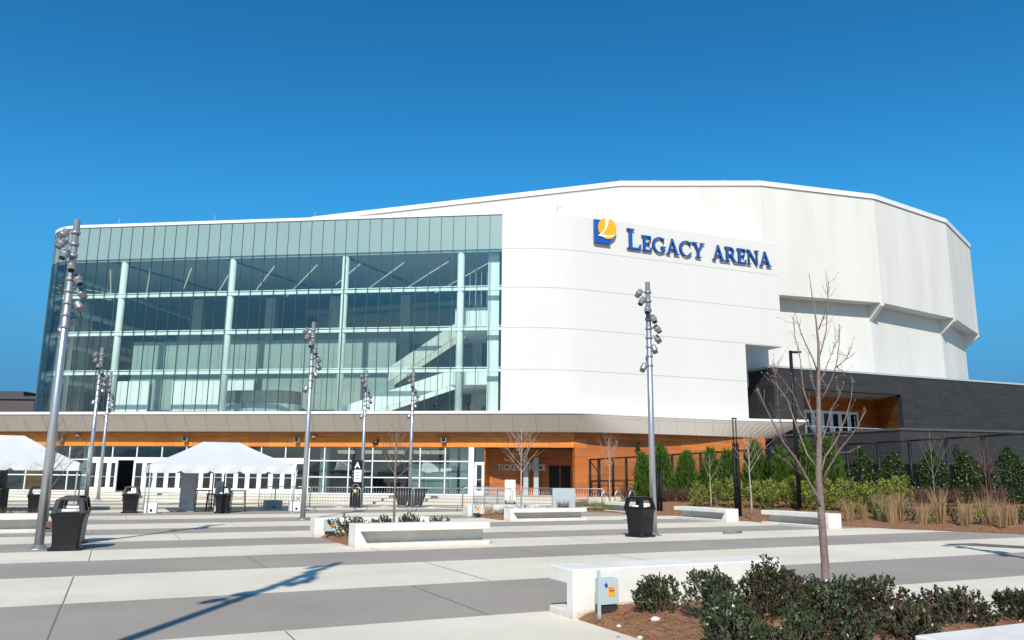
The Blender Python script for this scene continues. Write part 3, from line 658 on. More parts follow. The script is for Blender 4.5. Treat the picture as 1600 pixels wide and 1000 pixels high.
def glyph(c):
    if c == 'L': return rect(.10, .10+TK, 0, 1)+rect(.0, .36, 1-SF, 1)+rect(0, .62, 0, SF)+[[(.10, 0), (.66, 0), (.70, .26), (.64, .26), (.58, .09), (.10, .09)]], .70
    if c == 'E': return rect(.10, .10+TK, 0, 1)+rect(.0, .25, 1-SF, 1)+rect(0, .25, 0, SF)+[[(.10, 0), (.62, 0), (.68, .27), (.62, .27), (.54, .085), (.10, .085)], [(.10, 1), (.60, 1), (.62, .75), (.56, .75), (.50, .915), (.10, .915)]]+rect(.2, .48, .475, .55)+rect(.46, .51, .39, .63), .68
    if c == 'G': return arcp(.46, .5, .46, .52, 48, 318, rw)+rect(.66, .66+TK, .06, .42)+rect(.56, .90, .42-SF, .42)+[[(.70, .78), (.76, .70), (.80, .98), (.74, .98), (.70, .90)]], .90
    if c == 'C': return arcp(.46, .5, .46, .52, 46, 314, rw)+[[(.70, .78), (.76, .70), (.80, .98), (.74, .98), (.70, .90)], [(.68, .16), (.76, .10), (.84, .26), (.78, .28)]], .84
    if c == 'A': return seg(TN, (.13, .03), (.42, .95))+[[(.36, 1.02), (.46, 1.02), (.80, .02), (.64, .02)]]+rect(.20, .62, .30, .37)+rect(0, .27, 0, SF)+rect(.53, .90, 0, SF), .88
    if c == 'Y': return rect(.36, .36+TK, 0, .46)+[[(.10, 1), (.27, 1), (.50, .46), (.40, .40), (.36, .46)]]+seg(TN, (.46, .44), (.74, .97))+rect(0, .38, 1-SF, 1)+rect(.60, .90, 1-SF, 1)+rect(.24, .63, 0, SF), .86
    if c == 'R': return rect(.10, .10+TK, 0, 1)+rect(.0, .25, 1-SF, 1)+rect(0, .36, 0, SF)+rect(.24, .42, .925, 1)+rect(.24, .42, .44, .51)+arcp(.38, .72, .29, .28, -90, 90, lambda a: TN+.06*abs(math.cos(a)), 10)+[[(.34, .47), (.48, .48), (.80, .02), (.64, .02)]]+rect(.60, .90, 0, SF), .86
    if c == 'N': return rect(.12, .12+TN, 0, 1)+rect(.72, .72+TN, 0, 1)+[[(.08, 1), (.22, 1), (.80, .02), (.70, -.02)]]+rect(0, .24, 1-SF, 1)+rect(.0, .30, 0, SF)+rect(.62, .92, 1-SF, 1), .92
sgn = empty('wall_sign', (0, 0, 0)); sgn.parent = arena; sgn.matrix_parent_inverse = Matrix.Translation((0, -54, 0))
def on_wall(X):
    for a, b in zip(wp, wp[1:]):
        if a.x <= X <= b.x:
            t = (X-a.x)/(b.x-a.x); d = (b-a).normalized(); return a+(b-a)*t, d
# letters: (char, left X, right X, base z, cap height)
x0, x1 = 8.28, 20.35; ZB = 18.0
glyphs = []; cx = 0; 
for i, c in enumerate('LEGACY ARENA'):
    if c == ' ': cx += .55; continue
    g, adv = glyph(c); k = 1.32 if i == 0 else 1.0
    glyphs.append((c, g, cx, k)); cx += (adv+.03)*k
sc = (x1-x0)/math.cos(R(21))/cx; hh = 1.17
for c, g, gx, k in glyphs:
    mf = MB(); u_mid = gx*sc; pos, d = on_wall(x0+u_mid*math.cos(R(21))); n = Vector((d.y, -d.x, 0)); up = Vector((0, 0, 1))
    for depth, mt, fo in ((.14, m_bluedk, .07), (.012, m_blue, .212)):
        mf.use(mt)
        for jj, pg in enumerate(g):
            e_ = fo+jj*.0004
            area = sum(pg[i][0]*pg[(i+1) % len(pg)][1]-pg[(i+1) % len(pg)][0]*pg[i][1] for i in range(len(pg)))
            if area < 0: pg = pg[::-1]
            pts = [pos+d*(q[0]*sc*k)+n*e_+up*(ZB+q[1]*hh*k) for q in pg]; mf.prism(pts, n*depth)
    o = mf.build('letter_'+c.lower(), None, sgn)
# emblem: blue square with an amber disc cut by white swooshes
pos, d = on_wall(5.75); n = Vector((d.y, -d.x, 0)); up = Vector((0, 0, 1))
def eb(x, z, e=.1): return pos+d*x+up*(18.12+z)+n*e
mb = MB(); mb.use(m_blue).prism([eb(0, 0), eb(1.28, 0), eb(1.28, 1.72), eb(0, 1.72)], n*.2)
mb.use(m_yel); cxx, czz, rr = 1.0, 1.12, .74; ring = [eb(cxx+rr*math.cos(R(a)), czz+rr*1.06*math.sin(R(a)), .31) for a in range(0, 360, 10)]; mb.prism(ring, n*.06)
mb.build('emblem', None, sgn)
mb = MB(); 
def crv(pts, e): return [eb(x, z, e) for x, z in pts]
mb.use(m_wh).prism(crv([(.22, .50), (.52, .72), (.76, 1.02), (.86, 1.36), (.84, 1.90), (1.12, 1.90), (1.06, 1.50), (.92, 1.12), (.66, .76), (.44, .56)], .372), n*.015)
mb.prism(crv([(.22, .50), (.70, .62), (1.20, .60), (1.66, .72), (1.40, .52), (.95, .44), (.5, .46)], .375), n*.015); mb.build('emblem_swoosh', None, sgn)

# ================================================================== CHARCOAL WING
wing = empty('brick_wing', (20.47, 62, 0), 0, 'charcoal brick wing with an orange lined balcony opening right of the white wall', 'building')
def wpart(mb, name, mt): o = mb.build(name, mt, wing); o.matrix_parent_inverse = Matrix.Translation((-20.47, -62, 0)); return o
WC = Vector((20.47, 62, 0))
def wq(t, w, z): return WC+H22*t+N22*w+Vector((0, 0, z))
WM = Matrix((Vector((H22.x, N22.x, 0, WC.x)), Vector((H22.y, N22.y, 0, WC.y)), Vector((0, 0, 1, 0)), Vector((0, 0, 0, 1))))
mb = MB(); mb.box(0, 2.9, 0, .5, 0, 10.25, WM); mb.box(2.9, 13.35, 0, .5, 8.68, 10.25, WM); mb.box(13.35, 62, 0, .5, 0, 10.25, WM); mb.box(2.9, 13.35, 0, .5, 0, 4.6, WM)
mb.box(0, .5, .5, 7, 0, 10.25, WM); wpart(mb, 'brick_wall', m_brick)
mb = MB(); mb.box(-.05, 62, -.06, .6, 10.25, 10.4, WM); mb.box(-.05, 62, .6, 7, 10.2, 10.38, WM); wpart(mb, 'coping', m_grey)
mb = MB(); mb.poly([wq(2.9, .02, 8.68), wq(13.35, .02, 8.68), wq(15.0, 4.3, 8.68), wq(2.9, 4.3, 8.68)]); wpart(mb, 'balcony_ceiling', m_white2)
mb = MB(); mb.poly([wq(2.9, 4.3, 4.5), wq(15.0, 4.3, 4.5), wq(15.0, 4.3, 8.7), wq(2.9, 4.3, 8.7)]); mb.poly([wq(13.35, .5, 4.5), wq(15.0, 4.3, 4.5), wq(15.0, 4.3, 8.7), wq(13.35, .5, 8.7)])
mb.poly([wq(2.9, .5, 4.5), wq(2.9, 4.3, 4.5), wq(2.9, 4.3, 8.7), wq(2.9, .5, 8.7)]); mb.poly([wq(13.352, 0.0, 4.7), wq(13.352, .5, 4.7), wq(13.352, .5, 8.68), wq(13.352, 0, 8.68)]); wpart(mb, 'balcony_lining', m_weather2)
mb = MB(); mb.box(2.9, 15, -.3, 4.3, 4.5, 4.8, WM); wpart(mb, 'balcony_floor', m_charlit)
def uw(px, w=4.25, y=655):
    r = ray(px, y); base = wq(0, w, 0); t = (base-EYE).dot(N22)/r.dot(N22); return (EYE+r*t-WC).dot(H22)
dpx = [1243, 1257, 1270, 1284, 1298, 1312, 1326, 1341]
for a, b in zip(dpx, dpx[1:]):
    d = empty('balcony_door', (0, 0, 0)); d.parent = wing; d.matrix_parent_inverse = Matrix.Translation((-20.47, -62, 0)); ua, ubb = uw(a), uw(b)
    f = MB(); f.box(ua, ua+.2, 4.2, 4.28, 4.8, 7.5, WM); f.box(ubb-.2, ubb, 4.2, 4.28, 4.8, 7.5, WM); f.box(ua+.2, ubb-.2, 4.2, 4.28, 7.25, 7.5, WM); f.box(ua+.2, ubb-.2, 4.2, 4.28, 4.8, 5.0, WM); f.build('frame', m_wh, d)
    g = MB(); g.box(ua+.2, ubb-.2, 4.24, 4.27, 5.0, 7.25, WM); g.build('pane', m_lens, d)
mb = MB(); mb.box(3, 13.3, .1, .14, 5.75, 5.8, WM)
for i in range(8): mb.box(3+i*1.46, 3.05+i*1.46, .1, .14, 4.8, 5.75, WM)
wpart(mb, 'balcony_rail', m_grey)
mb = MB(); mb.box(9.6, 13.3, 1.0, 1.15, 4.8, 5.45, WM); wpart(mb, 'balcony_bench', m_weather2)
# terrace block in front
TC = Vector((24.2, 50.0, 0)); TD = Vector((math.cos(R(13)), math.sin(R(13)), 0)); TN_ = Vector((-.44, .898, 0))
mb = MB(); P0 = TC+TN_*13; P1 = TC; P2 = TC+TD*40; P3 = P2+Vector((0, 18, 0))
mb.prism([Vector((*p.xy, 2.65)) for p in (P0, P1, P2, P3)], (0, 0, 2.05)); wpart(mb, 'terrace_wall', m_char)
mb = MB(); e = .1; Q = [P0+Vector((-e, -e*.3, 0)), P1+Vector((-e*.4, -e, 0)), P2+Vector((0, -e, 0)), P3]
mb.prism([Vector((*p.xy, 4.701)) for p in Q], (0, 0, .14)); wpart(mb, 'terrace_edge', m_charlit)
mb = MB(); mb.wall([P0+Vector((2.5, 0, 0)), P1+Vector((2, 3.4, 0)), P2+Vector((0, 3.4, 0))], 0, 2.66, .3); wpart(mb, 'undercroft_wall', m_black)  # black colour stands in for the deep shade under the terrace
for k in (7.5, 16):
    p = P1+TD*k+Vector((0, 1.2, 0)); mb = MB(); mb.box(-.3, .3, -.3, .3, 0, 2.65, Matrix.Translation(p)); wpart(mb, 'undercroft_pier', m_fix)

# low brown building far left
bl = empty('brown_building', (-62, 80, 0), 0, 'low brown clad building beyond the left end of the glass wall', 'building')
mb = MB(); a = at(-160, 640, 80); b = at(52, 640, 80); zt = at(20, 619, 80).z
mb.box(a.x+62, b.x+62, 0, 14, 0, zt-.3); mb.build('wall', m_bld, bl)
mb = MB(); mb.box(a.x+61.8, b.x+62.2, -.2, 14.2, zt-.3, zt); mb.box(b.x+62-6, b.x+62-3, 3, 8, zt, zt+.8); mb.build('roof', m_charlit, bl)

# ================================================================== RIGHT PLANTING BED
def lineL(t): return Vector((3.0, 39.3, 0))*(1-t)+Vector((18.5, 23.0, 0))*t          # front edge
def lineB(t): return Vector((3.6, 52.6, 0))*(1-t)+Vector((30, 28.8, 0))*t
def bedz(t, d): return .02+(.25+.75*t)*min(1, d*1.15)**1.3
mb = MB(); mb.smooth = True; NX, NY = 70, 26; edge = [gp(880, 797), gp(940, 799), gp(1000, 806), gp(1060, 806), gp(1135, 812), gp(1184, 816), gp(1281, 820.5), gp(1400, 827), gp(1520, 832), gp(1600, 835.5), gp(1760, 846)]
for j in range(NY+1):
    for i in range(NX+1):
        t = i/NX; f = lerp_path(edge, t); b = lineB(t); p = f+(b-f)*(j/NY); z = bedz(t, j/NY)+(.05*noise.noise(p*1.3)+.03*noise.noise(p*4) if j else -.03)
        mb.v.append((p.x, p.y, z))
for j in range(NY):
    for i in range(NX): a = j*(NX+1)+i; mb.face([a, a+1, a+NX+2, a+NX+1])
tag(mb.build('mulch_bed', m_mulch), kind='structure')
def bed(px, d):
    """point on the bed: column px of the front edge line, d = 0 front .. 1 fence"""
    best = None
    for i in range(101):
        t = i/100; f = lerp_path(edge, t); b = lineB(t); p = f+(b-f)*d; p.z = bedz(t, d)
        v = p-EYE; X = 800+FPX*v.dot(RT)/v.dot(fw)
        if best is None or abs(X-px) < best[0]: best = (abs(X-px), p)
    return best[1]

# ================================================================== FOLIAGE TOOLS
def leafquad(mb, p, d, w, l, up=None):
    d = d.normalized(); s = d.cross(up or Vector((random.uniform(-1, 1), random.uniform(-1, 1), random.uniform(-1, 1))))
    s = s.normalized() if s.length > 1e-4 else d.orthogonal().normalized()
    a = p+d*l*.45+s*w*.5; b = p+d*l; c = p+d*l*.45-s*w*.5
    k = len(mb.v); mb.v += [tuple(p), tuple(a), tuple(b), tuple(c)]; mb.face([k, k+1, k+2, k+3])
def rdir(upb=0.0):
    while 1:
        v = Vector((random.uniform(-1, 1), random.uniform(-1, 1), random.uniform(-1, 1)))
        if .05 < v.length < 1: v.normalize(); v.z += upb; return v.normalized()
def shrub(name, loc, rx, rz, nl, lw, ll, mt, label, cat='shrub', group=None, lobes=9, mt2=None, stems=True, parts=True, sc=1.0):
    """mounded shrub made of upright shoots, each carrying whorls of leaves"""
    r = empty(name, loc, random.uniform(0, 6), label, cat, group); mb = MB(); sm = MB()
    if mt2: mb.use(mt); mb.use(mt2)
    cents = [(Vector((0, 0, rz*.5)), .75)]
    for _ in range(lobes):
        a = random.uniform(0, 6.28); q = random.uniform(.35, .75); cents.append((Vector((math.cos(a)*rx*q, math.sin(a)*rx*q, rz*random.uniform(.3, .78))), random.uniform(.32, .5)))
    shoots = max(10, nl//11)
    for _ in range(shoots):
        c, s = random.choice(cents); d = rdir(.35); tip = c+Vector((d.x*rx*s, d.y*rx*s, d.z*rz*s*.95)); tip.z = max(.03, tip.z)
        gd = (tip-Vector((0, 0, -rz*.2))).normalized(); gd = (gd+Vector((0, 0, .3))+rdir()*.5).normalized(); L = ll*random.uniform(1.2, 2.4)
        if stems: sm.tube([tip-gd*L*1.5, tip+gd*L*.6], [ll*.05, ll*.03], 3, False)
        if mt2: mb.m = 1 if random.random() < .35 else 0
        for k in range(11):
            f = k/10; q = tip+gd*L*(f-.5); ld = (gd*(.35+f*.9)+rdir()*.95).normalized(); leafquad(mb, q, ld, lw*random.uniform(.7, 1.2), ll*random.uniform(.7, 1.15))
    mb.build('foliage', None if mt2 else mt, r)
    for _ in range(6):
        a = random.uniform(0, 6.28); e = Vector((math.cos(a)*rx*.6, math.sin(a)*rx*.6, rz*random.uniform(.5, .9))); sm.tube([(0, 0, -.05), e*.5+Vector((0, 0, .05)), e], [rz*.03, rz*.02, rz*.01], 4, False)
    sm.build('stem', m_bark, r); return r
def conifer(loc, h, rad, label, group='conifers along the fence', mt=None, kind='conifer_tree', n=2600, cat='tree', browned=True):
    r = empty(kind, loc, 0, label, cat, group); mb = MB(); mt = mt or m_conif; lean = random.uniform(-.05, .05)*h; tops = [(Vector((0, 0, 0)), 1.0)]
    for _ in range(random.randint(2, 4)): a = random.uniform(0, 6.28); tops.append((Vector((math.cos(a), math.sin(a), 0))*rad*.35, random.uniform(.78, .95)))
    for _ in range(n):
        o, hh_ = random.choice(tops); t = random.random()**1.25; a = random.uniform(0, 6.28); z = h*hh_*t
        prof = math.sin(min(1, t*3.4+.25)*math.pi/2)*(1-t)**.55*1.08*(1+.16*noise.noise(Vector((loc[0]*5, a*1.3, t*7))))
        rr = rad*(prof*.8)*(1+.28*noise.noise(Vector((math.cos(a)*1.6+loc[0]*3, math.sin(a)*1.6, z*1.5))))* math.sqrt(random.uniform(.35, 1))
        p = o*(1-t*.6)+Vector((math.cos(a)*rr+lean*t, math.sin(a)*rr, z)); d = (Vector((math.cos(a), math.sin(a), 0))*.45+Vector((0, 0, 1))+rdir()*.35).normalized()
        leafquad(mb, p, d, .06*random.uniform(.6, 1.4), .34*random.uniform(.5, 1.4))
    mb.build('crown', mt, r); tb = MB(); tb.tube([(0, 0, -.1), (lean*.4, 0, h*.5), (lean, 0, h*.8)], [rad*.09, rad*.06, .01], 6); tb.build('trunk', m_bark, r)
    return r
def grow(mb, tw, p, d, L, r, depth, upb, buds, spread=.55):
    n = max(2, int(L/.16)); pts = [p.copy()]; rr = [r]; q = p.copy(); dd = d.copy()
    for i in range(n):
        dd = (dd+rdir()*.10+Vector((0, 0, upb))).normalized(); q = q+dd*L/n; pts.append(q.copy()); rr.append(r*(1-.62*(i+1)/n))
    mb.tube(pts, rr, 6 if r > .02 else (4 if r > .006 else 3), False)
    if depth > 0:
        k = max(2, int(L/.22)) if depth > 1 else max(1, int(L/.2))
        for _ in range(k):
            i = random.randint(max(1, n//4), n); base = pts[i]; side = rdir(.15); side = (dd*.8+side*spread*1.6).normalized(); side.z = max(side.z, .1)
            grow(mb, tw, base, side.normalized(), L*random.uniform(.3, .55), rr[i]*.6, depth-1, upb, buds, spread)
    elif buds and random.random() < .7:
        leafquad(tw, pts[-1], dd, buds*.5, buds); leafquad(tw, pts[-1], dd, buds*.5, buds)
def bare_tree(loc, h, trunk_h, crown_r, label, bark, nl=14, r0=.045, seed=1, group=None, lean=(0, 0), tw_mat=None, buds=.035, name='bare_tree', depth=2):
    random.seed(seed); r = empty(name, loc, 0, label, 'tree', group); t = MB(); n = 8; pts = []; rr = []
    for i in range(n+1):
        f = i/n; pts.append(Vector((lean[0]*f+.03*noise.noise(Vector((f*3, seed, 0))), lean[1]*f, h*.9*f-.05))); rr.append(r0*(1-.82*f)*(1.25 if i == 0 else 1))
    t.tube(pts, rr, 8); t.build('trunk', bark, r)
    mb = MB(); tw = MB()
    for k in range(nl):
        f = trunk_h/h+(1-trunk_h/h)*.85*(k/nl); z = f*h; a = k*2.4+random.uniform(-.4, .4); L = (h-z)*random.uniform(.55, .85)*.9+.15
        base = pts[0].lerp(pts[-1], 0); idx = min(n-1, int(z/(h*.9)*n)); q = pts[idx].lerp(pts[idx+1], z/(h*.9)*n-idx)
        sp = crown_r/max(.3, (h-trunk_h))*1.5; d = Vector((math.cos(a)*sp, math.sin(a)*sp, 1)).normalized()
        grow(mb, tw, q, d, L, r0*(1-.8*f)*.55, depth, .035, buds)
    if buds: mb.use(bark)
    mb2 = mb.build('crown', None if buds else bark, r)
    tag(tw.build('buds', m_bud, mb2), kind='stuff'); return r
def grass_clump(loc, h, w, label, group, n=130, mt=None):
    r = MB(); mt = mt or m_grass
    for _ in range(n):
        a = random.uniform(0, 6.28); q = w*.30*math.sqrt(random.random()); p = Vector((math.cos(a)*q, math.sin(a)*q, 0)); tilt = random.uniform(.02, .22)*(w/h*1.9); d = Vector((math.cos(a)*tilt, math.sin(a)*tilt, 1)).normalized()
        L = h*random.uniform(.55, 1.05); e1 = p+d*L*.6; e2 = e1+(d+Vector((math.cos(a)*.25, math.sin(a)*.25, -.05))).normalized()*L*.4; s = d.cross(rdir()).normalized()*.0035*random.uniform(.6, 1.6)*(1+h)
        k = len(r.v); r.v += [tuple(p-s), tuple(p+s), tuple(e1+s*.7), tuple(e1-s*.7), tuple(e2)]; r.face([k, k+1, k+2, k+3]); r.face([k+3, k+2, k+4])
    o = r.build('grass_clump', mt, None, loc=loc); tag(o, label, 'grass', group); return o

# ================================================================== PLANTERS: concrete benches
def bench_mesh(L, Hh=.53, D=.6, rev=False):
    mb = MB(); d = D*.72; a, b, z0 = .09, Hh*.69, -.08; xa, xb = .30, .12
    V = [(0, 0, z0), (L, 0, z0), (L, 0, a), (xa, 0, a), (xb, 0, b), (L, 0, b), (L, 0, Hh), (0, 0, Hh), (L, d, a), (xa, d, a), (xb, d, b), (L, d, b), (0, D, z0), (L, D, z0), (L, D, Hh), (0, D, Hh)]
    mb.v = [((L-x) if rev else x, y, z) for x, y, z in V]
    for f in ([0, 1, 2, 3, 4, 5, 6, 7], [2, 8, 9, 3], [3, 9, 10, 4], [4, 10, 11, 5], [8, 11, 10, 9], [1, 13, 14, 6, 5, 11, 8, 2], [0, 7, 15, 12], [7, 6, 14, 15], [12, 15, 14, 13], [0, 12, 13, 1]): mb.face(f[::-1] if rev else f)
    return mb
def bench(origin, rz, L, label, rev=False, Hh=.53):
    o = bench_mesh(L, Hh, .6, rev).build('concrete_bench', m_bench, None, loc=origin, rz=rz, bevel=.014); return tag(o, label, 'bench', 'white concrete plaza benches')
# local x = along, local y = from seat front towards back
bench(sn(8.32, 9.17), A26+math.pi, 3.3, 'big white concrete bench in the foreground behind the dark bushes', Hh=.57)
bench(sn(5.25, 3.55), A26, 3.6, 'white concrete bench whose corner enters the bottom right corner of the picture', Hh=.56)
bench(sn(5.12, 18.66), A26, 3.42, 'long white concrete bench directly in front of the young tree mid plaza', Hh=.54)
bench(sn(8.3, 22.95), A26+math.pi, 3.3, 'white concrete bench behind the small grey box marked with orange, mid plaza', rev=True, Hh=.50)
bench(sn(13.52, 27.7), A26, 3.35, 'white concrete bench in front of the many branched pale tree', Hh=.46)
bench(sn(16.9, 32.35), A26+math.pi, 3.4, 'white concrete bench backing the mulch patch just in front of the steel barricades', rev=True, Hh=.46)
bench(Vector((4.6, 40.4, 0)), -R(64), 3.4, 'white concrete bench partly hidden behind the black bin near the steel pole', rev=True, Hh=.5)
bench(Vector((6.85, 34.3, 0)), -R(64), 3.25, 'white concrete bench at the bed edge, left of the black column light', rev=True, Hh=.5)
bench(Vector((9.4, 30.7, 0)), -R(64), 3.2, 'white concrete bench right of the black bollard light, crossed by the foreground tree trunk', rev=True, Hh=.5)
bench(sn(-2.2, 26.3)+Vector((0, 0, 0)), A26, 3.3, 'white concrete bench behind the left bin', Hh=.5) if False else None
lb = gp(-30, 832); bench(Vector((-17.4, 21.2, 0)), A26, 4.6, 'white concrete bench at the left edge behind the tall steel pole', Hh=.52)

def mulch(s0, s1, n0, n1, hz, seed, straw=0, corner_cut=None):
    random.seed(seed); mb = MB(); mb.smooth = True; nx = max(8, int((s1-s0)/.12)); ny = max(8, int((n1-n0)/.12))
    def hh(i, j):
        e = min(i/nx, 1-i/nx, .12)/.12; e2 = min(j/ny, 1-j/ny, .1)/.1
        p = sn(s0+(s1-s0)*i/nx, n0+(n1-n0)*j/ny); return p, (hz*math.sqrt(max(0, e))*(.7+.3*e2)+.035*noise.noise(p*2.2)*e+.02*noise.noise(p*9)*e) if e > 0 else -.01
    for j in range(ny+1):
        for i in range(nx+1): p, z = hh(i, j); mb.v.append((p.x, p.y, z))
    for j in range(ny):
        for i in range(nx): a = j*(nx+1)+i; mb.face([a, a+1, a+nx+2, a+nx+1])
    tag(mb.build('mulch_patch', m_mulch), kind='structure')
    if straw:
        sb = MB()
        for _ in range(straw):
            i, j = random.random()*nx, random.random()*ny; p, z = hh(i, j); p.z = z+random.uniform(0, .02); a = random.uniform(0, 6.28); d = Vector((math.cos(a), math.sin(a), random.uniform(-.1, .35))).normalized(); L = random.uniform(.05, .18); s_ = Vector((-d.y, d.x, 0))*.0026
            k = len(sb.v); sb.v += [tuple(p-s_), tuple(p+s_), tuple(p+d*L)]; sb.face([k, k+1, k+2])
        o = sb.build('pine_straw', m_straw); tag(o, 'loose rust brown pine needles strewn over the foreground planting bed' if seed == 11 else 'pine straw', 'pine straw', None, 'stuff')
mulch(5.06, 9.5, 4.1, 8.62, .16, 11, 26000)
mulch(5.14, 8.6, 19.2, 22.4, .14, 12); mulch(13.6, 17.2, 28.2, 31.8, .14, 13); mulch(-4.0, -1.5, 28, 30.2, .14, 14)
# loose straw on the long bed too
sb = MB(); random.seed(5)
for _ in range(14000):
    t = random.random(); d_ = random.random()**1.4*.5; f = lerp_path(edge, t); b = lineB(t); p = f+(b-f)*d_; p.z = bedz(t, d_)+.02; a = random.uniform(0, 6.28); d = Vector((math.cos(a), math.sin(a), random.uniform(-.05, .4))).normalized(); L = random.uniform(.08, .25); s_ = Vector((-d.y, d.x, 0))*.006
    k = len(sb.v); sb.v += [tuple(p-s_), tuple(p+s_), tuple(p+d*L)]; sb.face([k, k+1, k+2])
tag(sb.build('pine_straw', m_straw), 'loose brown pine needles on the long planting bed at right', 'pine straw', None, 'stuff')

# small stones in the foreground straw
for i, (px, py, rr_, lab) in enumerate(((1024, 968, .045, 'white stone lying on pine straw below the leftmost foreground bush'), (979, 957, .022, 'tiny pink pebble against the foreground bench, left of the leftmost bush'), (967, 978, .02, 'small pale pebble on the straw below the utility box'), (1000, 996, .022, 'pale pebble at the bottom edge of the straw'))):
    mb = MB(); c = gp(px, py, .14); mb.smooth = True; n1, n2 = 8, 6; k0 = len(mb.v)
    for a in range(n2+1):
        for b in range(n1):
            th = math.pi*a/n2; ph = 2*math.pi*b/n1; d = Vector((math.sin(th)*math.cos(ph)*1.3, math.sin(th)*math.sin(ph), math.cos(th)*.7)); d *= rr_*(1+.25*noise.noise(d*3+Vector((i*9, 0, 0)))); mb.v.append(tuple(d))
    for a in range(n2):
        for b in range(n1): q = (b+1) % n1; mb.face([a*n1+b, a*n1+q, (a+1)*n1+q, (a+1)*n1+b])
    tag(mb.build('stone', m_red if i == 1 else m_stone, None, loc=c), lab, 'stone')

# utility boxes
def ubox(c, rz, w, h, label, post=True, lift=.08):
    r = empty('utility_box', c, rz, label, 'utility box'); mb = MB(); mb.box(-w/2, w/2, 0, .12, lift, lift+h); mb.build('cabinet', m_boxg, r, bevel=.006)
    mb = MB(); mb.box(-w*.42, w*.42, .02, .10, 0, lift); mb.build('base', m_char, r)
    mb = MB(); mb.use(m_orange).box(-w*.08, w*.3, -.004, -.001, lift+h*.32, lift+h*.68); mb.use(m_inkd).box(.0, w*.08, -.006, -.0045, lift+h*.5, lift+h*.56); mb.box(w*.12, w*.22, -.006, -.0045, lift+h*.5, lift+h*.57); mb.box(-w*.06, w*.09, -.006, -.0045, lift+h*.62, lift+h*.645); mb.build('sticker', None, r)
    mb = MB(); mb.use(m_blue).prism([Vector((-w*.30, -.004, lift+h*.76)), Vector((-w*.2, -.004, lift+h*.63)), Vector((-w*.08, -.004, lift+h*.72)), Vector((-w*.18, -.004, lift+h*.86))], (0, .003, 0)); mb.build('sticker', None, r)
    if post: mb = MB(); mb.box(-w/2-.045, -w/2-.015, -.03, 0, -.1, lift+h+.10); mb.build('post', m_boxg, r)
    return r
p = gp(953, 956, .12); ubox(Vector((p.x, p.y, .12)), A26, .25, .29, 'pale green utility box with orange sticker beside a post on the foreground bench')
p = gp(516, 835, .12); ubox(Vector((p.x, p.y, .12)), A26, .30, .30, 'pale utility box with orange sticker left of the mid plaza planter shrub', False)
p = gp(745, 805, .1); ubox(Vector((p.x, p.y, .1)), A26, .34, .34, 'small utility box with orange sticker at the far planter near the barricades', False)

# foreground bushes  (px, base py, width m, height m, leaf kind)
fgb = [(1030, 962, 909, .34, 0, 'small dark green bush right of the utility box in the foreground'),
       (1118, 978, 899, .36, 0, 'rounded dark bush second from left in the foreground bed'),
       (1203, 975, 884, .40, 1, 'tallest dark bush in the foreground, its top covering the bench end'),
       (1150, 1030, 945, .36, 0, 'low dark bush at the bottom edge below the tallest foreground bush'),
       (1262, 962, 903, .30, 0, 'dark bush just left of the foreground tree trunk'),
       (1318, 975, 912, .26, 0, 'small dark bush right behind the foreground tree trunk'),
       (1325, 1040, 945, .36, 1, 'reddish bush at the bottom edge below the foreground tree trunk'),
       (1388, 990, 914, .38, 1, 'bronze tipped bush right of the foreground tree trunk'),
       (1500, 985, 930, .40, 1, 'bronze tipped bush second from the right edge of the foreground bed'),
       (1595, 978, 930, .32, 1, 'bronze tipped bush cut by the right edge of the picture'),
       (1430, 1010, 960, .30, 1, 'low dark bush just above the corner of the bottom right bench'),
       (1238, 1045, 962, .30, 0, 'low dark bush at the bottom edge left of the foreground tree')]
for i, (px, py, ty, rx, kd, lab) in enumerate(fgb):
    random.seed(100+i); p = gp(px, py, .1); rz = (at(px, ty, p.y).z-.10)*.95; shrub('leafy_bush', (p.x, p.y, .08), rx*.86, rz, int(3300*rx*(rz+.1)/.2), .026, .046, m_leaf, lab, 'bush', 'dark bushes in the foreground bed', 9, m_leafr if kd else None)
for i, (px, rx, rz, nn, lab) in enumerate(((545, .50, 812, 20.9, 'dark bush at the open left end of the mid plaza planter'), (596, .30, 813, 20.7, 'dark bush over the mid plaza bench, left of the young tree'), (642, .38, 811, 20.8, 'dark bush over the mid plaza bench, right of the young tree'), (687, .28, 815, 20.7, 'small dark bush peeping over the right part of the mid plaza bench'))):
    random.seed(150+i); r = ray(px, 830); t = (sn(0, nn)-EYE).dot(NV)/r.dot(NV); p = EYE+r*t; rz = at(px, rz, p.y).z-.06; shrub('leafy_bush', (p.x, p.y, .06), rx, rz, 1000, .038, .065, m_leaf, lab, 'bush', 'dark bushes in the mid plaza planter', 7)
# dry plants in the far planter
for i, (px, h, mt, lab) in enumerate(((762, .6, m_grass, 'dry grass tuft in the far planter, left of its green plant'), (795, .55, m_grass, 'dry grass tuft against the far bench end'), (776, .35, m_paleleaf, 'small green plant between the dry tufts of the far planter'), (868, .4, m_grass, 'pale tuft right of the pale tree behind the far bench'), (790, .4, m_dryleaf, 'brown tuft at the foot of the pale tree'))):
    random.seed(170+i); r = ray(px, 800); t = (sn(0, 30.5)-EYE).dot(NV)/r.dot(NV); p = EYE+r*t; grass_clump((p.x, p.y, .1), h, .55, lab, 'tufts in the far planter', 110, mt)
for i, (px, lab) in enumerate(((6, 'pinkish dry tuft at the left edge behind the left bench'), (28, 'pinkish dry tuft second from the left edge'), (50, 'pinkish dry tuft just left of the tall steel pole'))):
    random.seed(180+i); p = at(px, 800, 27.5); grass_clump((p.x, p.y, .1), .5, .6, lab, 'tufts behind the left bench', 120, m_dryleaf)

